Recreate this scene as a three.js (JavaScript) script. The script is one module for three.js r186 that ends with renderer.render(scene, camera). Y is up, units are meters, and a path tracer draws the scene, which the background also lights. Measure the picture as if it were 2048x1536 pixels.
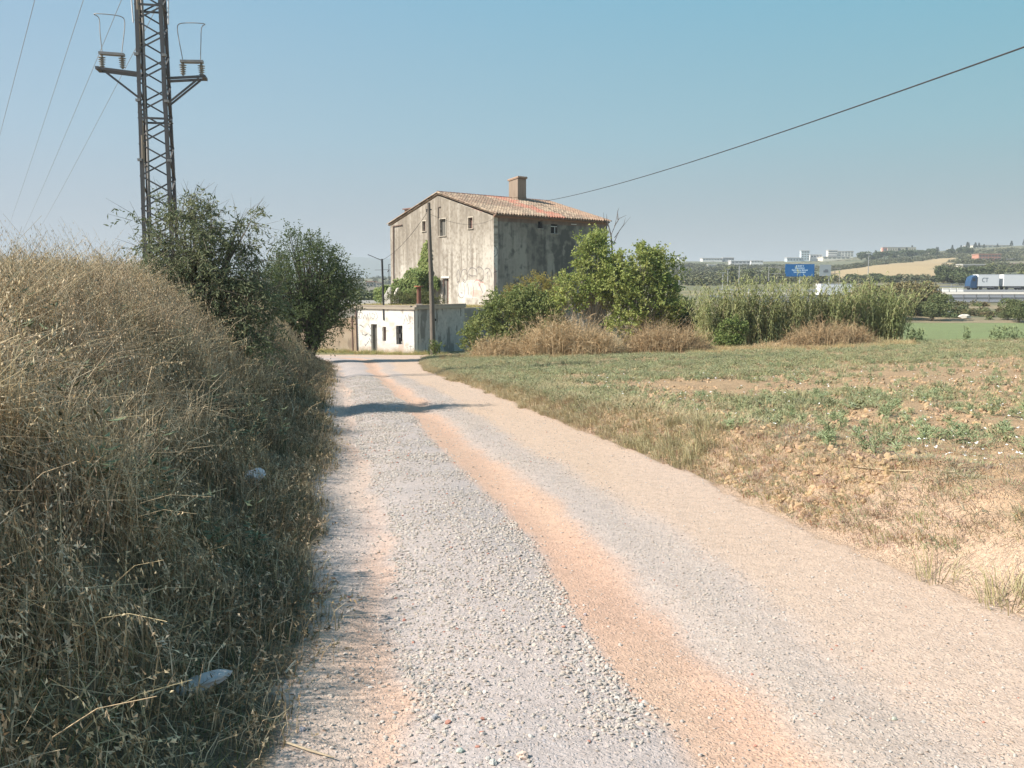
import * as THREE from 'three';
import { mergeGeometries } from 'three/addons/utils/BufferGeometryUtils.js';
import { FontLoader } from 'three/addons/loaders/FontLoader.js';
import { TextGeometry } from 'three/addons/geometries/TextGeometry.js';

// ------------------------------------------------------------------ camera, sky, sun, exposure
const scene = new THREE.Scene();
const F = 1773, HORIZON = 572, EYE = 1.6, PITCH = Math.atan((768 - HORIZON) / F);
const camera = new THREE.PerspectiveCamera(2 * Math.atan(768 / F) * 180 / Math.PI, 4 / 3, 0.1, 20000);
camera.position.set(0, EYE, 0);
camera.rotation.x = -PITCH;
camera.updateMatrixWorld();

const renderer = new THREE.WebGLRenderer({ antialias: true });
renderer.toneMapping = THREE.LinearToneMapping;
renderer.toneMappingExposure = 1.7;
renderer.shadowMap.enabled = true;

const SUN_EL = 41 * Math.PI / 180, SUN_H = new THREE.Vector2(-0.968, 0.25).normalize();      // x, z: from the left, a little behind
const SUN_DIR = new THREE.Vector3(SUN_H.x * Math.cos(SUN_EL), Math.sin(SUN_EL), SUN_H.y * Math.cos(SUN_EL));
const sun = new THREE.DirectionalLight(new THREE.Color(1, 0.93, 0.82), 5);
sun.position.copy(SUN_DIR).multiplyScalar(120);
sun.castShadow = true;
sun.shadow.mapSize.set(4096, 4096);
Object.assign(sun.shadow.camera, { left: -80, right: 80, top: 80, bottom: -80, near: 1, far: 300 });
scene.add(sun, sun.target);

const sm = (a, b, x) => { const t = Math.min(1, Math.max(0, (x - a) / (b - a))); return t * t * (3 - 2 * t); };
const lerp = (a, b, t) => a + (b - a) * t;
const clamp = (x, a = 0, b = 1) => Math.min(b, Math.max(a, x));
{
  const W = 512, Hh = 256, data = new Float32Array(W * Hh * 4), k = 1 / 1.7;
  // clear morning air: blue above, pale and a little grey at the horizon, paler towards the sun
  const far = [[0, .31, .36, .35], [3, .31, .385, .38], [9, .225, .465, .53], [18, .135, .445, .585], [40, .10, .32, .49], [90, .08, .24, .40]];
  const near = [[0, .58, .60, .66], [3, .57, .62, .72], [9, .48, .60, .77], [18, .37, .52, .75], [40, .25, .42, .64], [90, .14, .30, .50]];
  const pick = (t, e) => { let i = 1; while (i < t.length - 1 && t[i][0] < e) i++; const a = t[i - 1], b = t[i], s = clamp((e - a[0]) / (b[0] - a[0])); return [1, 2, 3].map((c) => lerp(a[c], b[c], s)); };
  for (let r = 0; r < Hh; r++) {
    const el = ((r + .5) / Hh - .5) * 180, e = Math.max(0, el), A = pick(far, e), B = pick(near, e);
    for (let c = 0; c < W; c++) {
      const a = ((c + .5) / W - .5) * 2 * Math.PI, g = Math.cos(a) * SUN_H.x + Math.sin(a) * SUN_H.y, t = clamp(.5 + .5 * g / .9) ** 1.05, o = (r * W + c) * 4;
      for (let j = 0; j < 3; j++) data[o + j] = (el < 0 ? [.30, .28, .22][j] : lerp(A[j], B[j], t)) * k;
      data[o + 3] = 1;
    }
  }
  const sky = new THREE.DataTexture(data, W, Hh, THREE.RGBAFormat, THREE.FloatType);
  sky.mapping = THREE.EquirectangularReflectionMapping; sky.magFilter = sky.minFilter = THREE.LinearFilter; sky.needsUpdate = true;
  scene.background = sky; scene.environment = sky;
}

// ------------------------------------------------------------------ helpers
let seed = 12345;
const rnd = () => { seed = (seed + 0x6d2b79f5) | 0; let t = Math.imul(seed ^ (seed >>> 15), 1 | seed); t = (t + Math.imul(t ^ (t >>> 7), 61 | t)) ^ t; return ((t ^ (t >>> 14)) >>> 0) / 4294967296; };
const rr = (a, b) => a + (b - a) * rnd();
const gauss = () => (rnd() + rnd() + rnd() + rnd() - 2) * 1.22;
const hash = (x, y) => { let h = Math.imul(x | 0, 374761393) + Math.imul(y | 0, 668265263); h = Math.imul(h ^ (h >>> 13), 1274126177); return ((h ^ (h >>> 16)) >>> 0) / 4294967296; };
function noise(x, y) {
  const xi = Math.floor(x), yi = Math.floor(y), fx = x - xi, fy = y - yi, u = fx * fx * (3 - 2 * fx), v = fy * fy * (3 - 2 * fy);
  return lerp(lerp(hash(xi, yi), hash(xi + 1, yi), u), lerp(hash(xi, yi + 1), hash(xi + 1, yi + 1), u), v) * 2 - 1;
}
const fbm = (x, y, o = 4) => { let s = 0, a = .5; for (let i = 0; i < o; i++) { s += a * noise(x, y); x = x * 2.03 + 17.3; y = y * 2.03 - 9.1; a *= .5; } return s; };
// periodic noise for textures that repeat
function pnoise(x, y, p) {
  const xi = Math.floor(x), yi = Math.floor(y), fx = x - xi, fy = y - yi, u = fx * fx * (3 - 2 * fx), v = fy * fy * (3 - 2 * fy), m = (n) => ((n % p) + p) % p;
  return lerp(lerp(hash(m(xi), m(yi) + 57 * p), hash(m(xi + 1), m(yi) + 57 * p), u), lerp(hash(m(xi), m(yi + 1) + 57 * p), hash(m(xi + 1), m(yi + 1) + 57 * p), u), v) * 2 - 1;
}
const table = (t) => (x) => { if (x <= t[0][0]) return t[0][1]; for (let i = 1; i < t.length; i++) if (x <= t[i][0]) return lerp(t[i - 1][1], t[i][1], (x - t[i - 1][0]) / (t[i][0] - t[i - 1][0])); return t[t.length - 1][1]; };
const V = (x, y, z) => new THREE.Vector3(x, y, z);
const mix3 = (a, b, t) => [lerp(a[0], b[0], t), lerp(a[1], b[1], t), lerp(a[2], b[2], t)];
// the point at depth D (metres ahead) in the direction of a photograph pixel
function at(px, py, D) {
  const u = (px - 1024) / F, v = (768 - py) / F, t = D / (Math.cos(PITCH) + v * Math.sin(PITCH));
  return V(u * t, EYE + t * (-Math.sin(PITCH) + v * Math.cos(PITCH)), -D);
}
const taken = new Map();
function numbered(n) { const k = taken.get(n) ?? 0; taken.set(n, k + 1); return k ? `${n}_${String(k).padStart(3, '0')}` : n; }
function tag(o, label, category, group) { o.userData.label = label; o.userData.category = category; if (group) o.userData.group = group; return o; }
function thing(name, label, category, pos = [0, 0, 0], turn = 0, group) {
  const o = new THREE.Group(); o.name = numbered(name); o.position.set(...pos); o.rotation.y = turn; scene.add(o); return tag(o, label, category, group);
}
function top(o, name, label, category, group) { o.name = numbered(name); scene.add(o); o.castShadow = o.receiveShadow = true; return tag(o, label, category, group); }
function structure(o, name) { o.name = name; o.userData.kind = 'structure'; o.castShadow = o.receiveShadow = true; scene.add(o); return o; }
function stuff(o, name, label, category) { o.name = numbered(name); o.userData.kind = 'stuff'; o.castShadow = o.receiveShadow = true; scene.add(o); return tag(o, label, category); }
function part(parent, name, geometry, m) { const o = new THREE.Mesh(geometry, m); o.name = name; o.castShadow = o.receiveShadow = true; parent.add(o); return o; }
function copy(o, pos, turn, label, group) { const c = o.clone(); c.name = numbered(o.name.replace(/_\d{3}$/, '')); c.userData = { ...o.userData }; scene.add(c); c.position.set(...pos); c.rotation.y = turn; if (label) c.userData.label = label; if (group) c.userData.group = group; return c; }

// collects faces with vertex colours
class MB {
  constructor() { this.p = []; this.c = []; this.n = []; }
  tri(a, b, c, col, n) {
    this.p.push(a.x, a.y, a.z, b.x, b.y, b.z, c.x, c.y, c.z);
    let nx, ny, nz;
    if (n) { nx = n.x; ny = n.y; nz = n.z; } else {
      const ux = b.x - a.x, uy = b.y - a.y, uz = b.z - a.z, vx = c.x - a.x, vy = c.y - a.y, vz = c.z - a.z;
      nx = uy * vz - uz * vy; ny = uz * vx - ux * vz; nz = ux * vy - uy * vx; const l = Math.hypot(nx, ny, nz) || 1; nx /= l; ny /= l; nz /= l;
    }
    for (let i = 0; i < 3; i++) { this.n.push(nx, ny, nz); this.c.push(col[0], col[1], col[2]); }
  }
  quad(a, b, c, d, col, n) { this.tri(a, b, c, col, n); this.tri(a, c, d, col, n); }
  // a folded leaf: base, direction (unit), length, width, a side vector
  leaf(b, d, L, w, s, col, fold = .25) {
    const n = V().crossVectors(d, s).normalize(), m = b.clone().addScaledVector(d, L * .45), t = b.clone().addScaledVector(d, L).addScaledVector(n, -L * .08);
    const l = m.clone().addScaledVector(s, w * .5).addScaledVector(n, w * fold), r = m.clone().addScaledVector(s, -w * .5).addScaledVector(n, w * fold);
    this.tri(b, t, l, col); this.tri(b, r, t, col);
  }
  tube(pts, r, col, sides = 5) {
    let prev = null;
    for (let i = 0; i < pts.length; i++) {
      const d = V().subVectors(pts[Math.min(i + 1, pts.length - 1)], pts[Math.max(i - 1, 0)]).normalize(), a = V().crossVectors(d, Math.abs(d.y) > .9 ? V(1, 0, 0) : V(0, 1, 0)).normalize(), b = V().crossVectors(d, a);
      const ring = []; for (let k = 0; k < sides; k++) { const q = k / sides * 2 * Math.PI, n = V().addScaledVector(a, Math.cos(q)).addScaledVector(b, Math.sin(q)); ring.push({ v: pts[i].clone().addScaledVector(n, r[i] ?? r[r.length - 1]), n }); }
      if (prev) for (let k = 0; k < sides; k++) { const j = (k + 1) % sides, n = V().addVectors(ring[k].n, ring[j].n).normalize(); this.quad(prev[k].v, prev[j].v, ring[j].v, ring[k].v, col, n); }
      prev = ring;
    }
  }
  geo() {
    const g = new THREE.BufferGeometry();
    g.setAttribute('position', new THREE.BufferAttribute(new Float32Array(this.p), 3));
    g.setAttribute('normal', new THREE.BufferAttribute(new Float32Array(this.n), 3));
    g.setAttribute('color', new THREE.BufferAttribute(new Float32Array(this.c), 3));
    return g;
  }
}
const boxG = (w, h, d, x = 0, y = 0, z = 0) => new THREE.BoxGeometry(w, h, d).translate(x, y, z);
function barG(a, b, w, h) {           // a square bar from a to b
  const L = a.distanceTo(b), g = new THREE.BoxGeometry(w, L, h), q = new THREE.Quaternion().setFromUnitVectors(V(0, 1, 0), V().subVectors(b, a).normalize());
  return g.applyQuaternion(q).translate((a.x + b.x) / 2, (a.y + b.y) / 2, (a.z + b.z) / 2);
}
function rodG(pts, r, sides = 6, seg) { return new THREE.TubeGeometry(new THREE.CatmullRomCurve3(pts, false, 'centripetal'), seg ?? pts.length * 4, r, sides); }
const merge = (...g) => mergeGeometries(g.map((x) => { const y = x.index ? x.toNonIndexed() : x; for (const k of Object.keys(y.attributes)) if (!['position', 'normal', 'uv'].includes(k)) y.deleteAttribute(k); return y; }));
const mat = (r, g, b, rough = .9, extra = {}) => new THREE.MeshStandardMaterial({ color: new THREE.Color().setRGB(r, g, b), roughness: rough, ...extra });
function dataTex(w, h, fn, srgb = true) {
  const d = new Uint8Array(w * h * 4);
  for (let y = 0; y < h; y++) for (let x = 0; x < w; x++) { const c = fn(x, y), o = (y * w + x) * 4; for (let j = 0; j < 3; j++) d[o + j] = clamp(c[j]) * 255; d[o + 3] = 255; }
  const t = new THREE.DataTexture(d, w, h); t.wrapS = t.wrapT = THREE.RepeatWrapping; t.magFilter = t.minFilter = THREE.LinearFilter; if (srgb) t.colorSpace = THREE.SRGBColorSpace; t.needsUpdate = true; return t;
}
const vegMat = (through = .3, rough = .9) => new THREE.MeshPhysicalMaterial({ color: 0xffffff, vertexColors: true, roughness: rough, transmission: through, thickness: 0, side: THREE.DoubleSide, specularIntensity: .35 });
const LEAF = vegMat(.35, .9), DRY = new THREE.MeshStandardMaterial({ color: 0xffffff, vertexColors: true, roughness: .9, side: THREE.DoubleSide }), BARK = new THREE.MeshStandardMaterial({ color: 0xffffff, vertexColors: true, roughness: .95 });
function instances(geometry, m, list) {       // list: {p, s | [sx, sy, sz], q | yaw, c}
  const o = new THREE.InstancedMesh(geometry, m, list.length), M = new THREE.Matrix4(), q = new THREE.Quaternion(), e = new THREE.Euler(), s = V(), col = new THREE.Color();
  list.forEach((t, i) => {
    if (t.e) q.setFromEuler(e.set(...t.e)); else q.setFromAxisAngle(V(0, 1, 0), t.yaw ?? 0);
    if (Array.isArray(t.s)) s.set(...t.s); else s.setScalar(t.s ?? 1);
    o.setMatrixAt(i, M.compose(V(...t.p), q, s)); if (t.c) o.setColorAt(i, col.setRGB(...t.c));
  });
  return o;
}

// ------------------------------------------------------------------ the land
const roadH = (d) => d > 60 ? -2.925 : -.045 * d - .015 * Math.max(0, d - 45);
const XL = table([[-8, -.3], [0, -.55], [3, -.84], [4.2, -1.05], [6.2, -1.43], [8, -1.77], [11.3, -2.43], [15.8, -3.35], [24, -4.96], [30.5, -6.22], [38, -7.9], [42, -9.4], [45, -12], [48, -18], [50, -26]]);
const XR = table([[-8, 4.6], [0, 3.4], [4.58, 2.78], [5.65, 2.55], [6.8, 2.3], [8.64, 2.02], [10.45, 1.65], [12.3, 1.24], [15.1, .66], [19.8, -.27], [24, -1.28], [29, -2.53], [33, -3.35], [40.6, -4.23], [45, -4.5], [52, -5.4]]);
const plateau = table([[-8, .75], [2, .8], [5, 1.08], [10, 1.25], [27, 1.4], [34, 1.1], [40, -.2], [46, -1.9], [50, -2.4]]);
const bankR = table([[-8, .58], [5, .55], [9, .47], [15, .3], [25, .13], [40, .05]]);
const skyline = table([[-.58, 556], [-.2, 557], [0, 556], [.1, 540], [.178, 523], [.27, 524], [.35, 521], [.42, 507], [.47, 504], [.52, 497], [.58, 491], [.7, 486], [1.2, 480]]);
const farRight = table([[58, -2.6], [100, -2.5], [113, -1.95], [134, -1.05], [166, -.1], [190, .32], [215, .75], [240, 1.0]]);
const farLeft = table([[58, -3.0], [120, -4], [240, -7], [420, -9], [700, -8]]);
const edgeWob = (d) => .16 * noise(d * 1.1, 3.3) + .07 * noise(d * 3.7, 8.1);
function H(x, d) {
  const hr = roadH(d), xl = XL(d) + edgeWob(d), xr = XR(d) + edgeWob(d + 50) * .8;
  let h = hr;
  if (d < 64) {
    if (x < xl) {
      const s = xl - x, rise = Math.max(0, plateau(d) - hr), w = rise * 1.58 + .3;
      h += rise * sm(.05, w, s) + .09 * fbm(x * 1.3, d * 1.3, 3) * sm(.2, 1.2, s) + .25 * fbm(x * .2, d * .2, 2) * sm(2, 8, s);
    } else if (x > xr) {
      const s = x - xr, b = bankR(d);
      h += b * sm(0, .3 + b * 1.15, s) + .03 * Math.min(s, 30) * sm(.3, 3, s) * sm(2, 12, d);
      h += (.055 * fbm(x * 2.1, d * 2.1, 3) + .045 * noise(x * 5, d * 5) + .02 * noise(x * 13, d * 13)) * sm(.15, 1, s) * (1 - sm(46, 60, d));
    } else {
      const t = (x - xl) / (xr - xl);
      h += .035 * (t - .5) * Math.min(1, d / 6) - .03 * Math.exp(-(((t - .48) / .06) ** 2)) - .03 * Math.exp(-(((t - .1) / .05) ** 2)) + .012 * fbm(x * 1.7, d * .9, 3) + .022 * sm(.14, .25, t) * sm(.42, .3, t);
    }
  }
  if (d > 42) {
    const u = x / d, rgt = sm(.03, .16, u);
    let f = lerp(farLeft(d), farRight(d), rgt);
    if (d > 240) {
      const Dr = 900, ridge = EYE + (HORIZON - skyline(u)) / F * Dr, base = lerp(farLeft(240), 1, rgt), t = clamp((d - 240) / (Dr - 240));
      f = lerp(base, ridge, t ** 1.12) + (d > Dr ? -(d - Dr) * .012 : 0) + 4.5 * fbm(x * .004 + 3, d * .006, 3) * sm(260, 420, d) * (1 - sm(780, 890, d)) * (u > .05 ? 1 : .4);
    }
    const eb = sm(-7, 2, x), edge = [lerp(52, 43.5, eb), lerp(62, 58, eb)];
    h = lerp(h, f, sm(edge[0], edge[1], d));
  }
  return h;
}
const onRoad = (x, d) => (d < 44 ? x > XL(d) + edgeWob(d) && x < XR(d) + edgeWob(d + 50) * .8 : (x > (d < 50 ? XL(d) : -26) && x < XR(d) + edgeWob(d + 50) && d < 51.5 + .12 * Math.max(0, -6 - x) + edgeWob(x) * 3));
// ground colours (linear)
const C = { orange: [.63, .40, .29], tan: [.55, .43, .33], grey: [.46, .40, .38], pale: [.58, .475, .425], soil: [.50, .335, .195], litter: [.36, .28, .175], dust: [.61, .44, .32], bank: [.20, .15, .09], crop: [.24, .30, .12], scrub: [.135, .15, .08], scrub2: [.24, .21, .13], wheat: [.50, .37, .20], grass: [.20, .21, .09] };
function roadColor(x, d) {
  const xl = XL(d), t = clamp((x - xl) / (XR(d) - xl)), w = .028 * fbm(d * .55, x * 1.2, 3) + .03 * noise(d * .9 + 4, 2.2) + .016 * noise(d * 3, x * 5);
  const q = t + w, band = (a, b, f = .02) => sm(a - f, a + f, q) * (1 - sm(b - f, b + f, q));
  let c = mix3(C.pale, C.dust, .35 + .4 * noise(x * .9, d * .7));
  c = mix3(c, C.orange, .6 * band(.075, .13, .03) * (.6 + .5 * noise(d * .7, 1)));
  c = mix3(c, mix3(C.grey, C.pale, .25 + .3 * noise(x * 2.3, d * 1.9)), band(.125, .40));
  c = mix3(c, mix3(C.orange, C.dust, .25 + .25 * noise(x * 3, d * .8)), band(.395, .545, .026));
  c = mix3(c, mix3(C.grey, C.tan, .3 + .35 * fbm(x * 1.5, d * .4, 3)), .75 * band(.545, .69, .06));
  c = mix3(c, mix3(C.dust, C.pale, .2 + .2 * noise(x * 1.1, d * .3)), sm(.66, .74, q));
  return c;
}
const wheatField = (x, d) => { const u = x / d; return d > 318 && d < 640 && u > .355 - .00022 * (d - 330) && u < .50 - .0000 * d + .03 * noise(d * .02, 1) && d < 470 + (u - .36) * 1500; };
function groundColor(x, d) {
  const n = fbm(x * .8, d * .8, 3), n2 = noise(x * 3.1, d * 3.1);
  if (d < 60) {
    const xl = XL(d), xr = XR(d);
    if (x < xl) return mix3([.28, .22, .135], C.bank, clamp(.5 + n + .25 * n2));
    if (d > 51 && x < xr + 3) return mix3(C.dust, C.litter, clamp(.5 + n));
    const s = x - xr;
    return mix3(mix3(C.dust, C.soil, sm(.1, .9, s + .3 * n)), C.litter, clamp(.16 + .5 * n + .25 * n2));
  }
  const u = x / d;
  if (d < 100) return u > .2 ? mix3(C.crop, C.grass, clamp(.25 + .5 * n)) : mix3(C.litter, C.grass, clamp(.5 + n));
  if (d < 134) return mix3(C.scrub, C.litter, clamp(.5 + fbm(x * .12, d * .2, 3) * 1.3));
  if (wheatField(x, d)) return mix3(C.wheat, [.42, .30, .16], clamp(.3 + .5 * fbm(x * .03, d * .02, 3)));
  const k = fbm(x * .012, d * .02, 4), k2 = fbm(x * .05, d * .08, 3);
  return mix3(mix3(C.scrub, C.scrub2, clamp(.45 + 1.3 * k)), C.wheat, .35 * sm(.15, .4, k2) + (d < 330 ? .12 : 0));
}
{
  const xs = [0], ds = [];
  for (let x = 0, s; x < 5200;) { s = x < 4.2 ? .06 : .06 + .035 * (x - 4.2); x += s; xs.push(x); xs.unshift(-x); }
  for (let d = -8, s; d < 5200;) { ds.push(d); s = d < 2 ? .3 : Math.max(.05, .0135 * d); d += s; }
  const nx = xs.length, nd = ds.length, P = new Float32Array(nx * nd * 3), Cc = new Float32Array(nx * nd * 3), U = new Float32Array(nx * nd * 2), road = [], land = [];
  for (let j = 0; j < nd; j++) for (let i = 0; i < nx; i++) {
    const d = ds[j], x = xs[i] + (d < 60 ? -.16 * Math.max(0, d - 3) * (Math.abs(xs[i]) < 40 ? 1 - Math.abs(xs[i]) / 40 : 0) : -9.1 * (1 - sm(60, 140, d)) * (Math.abs(xs[i]) < 40 ? 1 - Math.abs(xs[i]) / 40 : 0)), k = j * nx + i;
    const r = onRoad(x, d), c = r ? roadColor(x, d) : groundColor(x, d);
    P.set([x, H(x, d), -d], k * 3); Cc.set(c, k * 3); U.set([x / 1.4, d / 1.4], k * 2);
  }
  for (let j = 0; j < nd - 1; j++) for (let i = 0; i < nx - 1; i++) {
    const a = j * nx + i, b = a + 1, c = a + nx, e = c + 1;
    const mx = (P[a * 3] + P[e * 3]) / 2, md = (ds[j] + ds[j + 1]) / 2;
    (onRoad(mx, md) ? road : land).push(a, b, e, a, e, c);
  }
  // grit: grains and small pebbles, repeating every 1.4 m
  const N = 1024, hgt = new Float32Array(N * N), tone = new Float32Array(N * N).fill(0), warm = new Float32Array(N * N);
  for (let y = 0; y < N; y++) for (let x = 0; x < N; x++) { hgt[y * N + x] = .25 * pnoise(x / 5, y / 5, 204) + .25 * pnoise(x / 16, y / 16, 64) + .3 * hash(x, y + 7777); tone[y * N + x] = .22 * (hash(x + 991, y) - .5) + .10 * pnoise(x / 32, y / 32, 32) + .12 * pnoise(x / 8, y / 8, 128); }
  for (let k = 0; k < 16000; k++) {
    const r = 1.4 + 5.5 * rnd() ** 4, cx = rnd() * N, cy = rnd() * N, tn = rr(-.22, .2), wm = rr(-.06, .05), sq = rr(.65, 1.4);
    for (let y = Math.floor(-r * 1.4); y <= r * 1.4; y++) for (let x = Math.floor(-r * 1.4); x <= r * 1.4; x++) {
      const q = Math.hypot(x * sq, y / sq) / r; if (q > 1) continue;
      const o = (((Math.floor(cy) + y) % N + N) % N) * N + ((Math.floor(cx) + x) % N + N) % N;
      hgt[o] = .4 + r * .1 * Math.sqrt(1 - q * q); tone[o] = tn + .05 * (hash(x, k) - .5); warm[o] = wm;
    }
  }
  const grit = dataTex(N, N, (x, y) => { const o = y * N + x, v = .935 + tone[o] * .5; return [v + warm[o] * .5, v, v - warm[o] * .6]; });
  const bump = dataTex(N, N, (x, y) => { const v = hgt[y * N + x] * .7; return [v, v, v]; }, false);
  const make = (idx, m, name) => {
    const g = new THREE.BufferGeometry(), used = new Map(), np = [], nc = [], nu = [], ni = new Uint32Array(idx.length);
    idx.forEach((v, i) => { let w = used.get(v); if (w === undefined) { w = used.size; used.set(v, w); np.push(P[v * 3], P[v * 3 + 1], P[v * 3 + 2]); nc.push(Cc[v * 3], Cc[v * 3 + 1], Cc[v * 3 + 2]); nu.push(U[v * 2], U[v * 2 + 1]); } ni[i] = w; });
    g.setAttribute('position', new THREE.BufferAttribute(new Float32Array(np), 3)); g.setAttribute('color', new THREE.BufferAttribute(new Float32Array(nc), 3)); g.setAttribute('uv', new THREE.BufferAttribute(new Float32Array(nu), 2));
    g.setIndex(new THREE.BufferAttribute(ni, 1)); g.computeVertexNormals();
    structure(new THREE.Mesh(g, m), name);
  };
  make(land, new THREE.MeshStandardMaterial({ vertexColors: true, map: grit, bumpMap: bump, bumpScale: .02, roughness: 1 }), 'ground');
  make(road, new THREE.MeshStandardMaterial({ vertexColors: true, map: grit, bumpMap: bump, bumpScale: .006, roughness: .97 }), 'dirt_road');
}
// blue mountains beyond the valley
{
  const mb = [], idx = [], prof = table([[-2.2, 540], [-.9, 530], [-.5, 532], [-.42, 536], [-.3, 528], [-.18, 508], [-.13, 513], [-.05, 520], [.05, 530], [.2, 538], [.5, 540]]), n = 160;
  for (let i = 0; i <= n; i++) {
    const u = lerp(-1.8, .45, i / n);
    for (let j = 0; j < 6; j++) { const d = 3600 + j * 260, e = Math.sin(j / 5 * Math.PI) ** .8, hh = (EYE + (HORIZON - prof(u)) / F * 4250 + 9 * fbm(u * 26, 4 + j * .7, 4)) * e - 12; mb.push(u * d, hh, -d); }
  }
  for (let i = 0; i < n; i++) for (let j = 0; j < 5; j++) { const a = i * 6 + j; idx.push(a, a + 6, a + 1, a + 1, a + 6, a + 7); }
  const g = new THREE.BufferGeometry(); g.setAttribute('position', new THREE.BufferAttribute(new Float32Array(mb), 3)); g.setIndex(idx); g.computeVertexNormals();
  structure(new THREE.Mesh(g, mat(.075, .095, .06, 1, { side: THREE.DoubleSide })), 'mountains');
}

// ------------------------------------------------------------------ farmhouse, outbuilding and walls
const W2 = (x, d) => [x, d];
const streak = (x, y) => fbm(x * 3.2, y * .22, 4);
function plaster(w, h, ppm, fn, draw) {         // a plaster wall's colour: fn(x, y in metres) -> linear colour; draw(ctx, ppm) adds spray paint
  const cw = Math.round(w * ppm), ch = Math.round(h * ppm), cv = document.createElement('canvas'); cv.width = cw; cv.height = ch;
  const ctx = cv.getContext('2d'), im = ctx.createImageData(cw, ch), enc = (v) => 255 * (v <= .0031308 ? 12.92 * v : 1.055 * Math.pow(v, 1 / 2.4) - .055);
  for (let y = 0; y < ch; y++) for (let x = 0; x < cw; x++) { const c = fn(x / ppm, (ch - y) / ppm), o = (y * cw + x) * 4; for (let j = 0; j < 3; j++) im.data[o + j] = clamp(enc(clamp(c[j])), 0, 255); im.data[o + 3] = 255; }
  ctx.putImageData(im, 0, 0);
  if (draw) { ctx.save(); ctx.scale(ppm, -ppm); ctx.translate(0, -h); ctx.lineCap = ctx.lineJoin = 'round'; draw(ctx); ctx.restore(); }
  const t = new THREE.CanvasTexture(cv); t.colorSpace = THREE.SRGBColorSpace; t.wrapS = t.wrapT = THREE.ClampToEdgeWrapping; t.repeat.set(1 / w, 1 / h); t.magFilter = THREE.LinearFilter; return t;
}
const roughBump = dataTex(256, 256, (x, y) => { const v = .5 + .3 * pnoise(x / 8, y / 8, 32) + .2 * pnoise(x / 3, y / 3, 85) + .15 * (hash(x, y) - .5); return [v, v, v]; }, false);
roughBump.repeat.set(.7, .7);
const plasterMat = (map) => new THREE.MeshStandardMaterial({ map, bumpMap: roughBump, bumpScale: .012, roughness: .95 });
function wallG(outline, holes, depth) {
  const s = new THREE.Shape(outline.map((p) => new THREE.Vector2(...p)));
  for (const [x0, x1, y0, y1] of holes) { const j = () => rr(-.02, .02); s.holes.push(new THREE.Path([[x0 + j(), y0 + j()], [x1 + j(), y0 + j()], [x1 + j(), y1 + j()], [x0 + j(), y1 + j()]].map((p) => new THREE.Vector2(...p)))); }
  return new THREE.ExtrudeGeometry(s, { depth, bevelEnabled: false });
}
const spray = (ctx, col, w, strokes) => { ctx.strokeStyle = col; ctx.lineWidth = w; for (const s of strokes) { ctx.beginPath(); s.forEach((p, i) => { if (!i) ctx.moveTo(p[0], p[1]); else if (p.length === 4) ctx.quadraticCurveTo(...p); else if (p.length === 6) ctx.bezierCurveTo(...p); else ctx.lineTo(p[0], p[1]); }); ctx.stroke(); } };
const M_BOARD = mat(.16, .15, .13, .9), M_RUSTWOOD = mat(.17, .105, .085, .9), M_DARK = mat(.025, .025, .026, 1), M_CEMENT = mat(.42, .36, .29, .95, { bumpMap: roughBump, bumpScale: .01 }), M_WHITE = mat(.66, .62, .55, .9), M_TRIM = mat(.5, .44, .36, .95), M_RUST = mat(.16, .07, .045, .85), M_IRON = mat(.05, .05, .055, .6, { metalness: .4 }), M_BRICK = mat(.27, .16, .115, .95);

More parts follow.
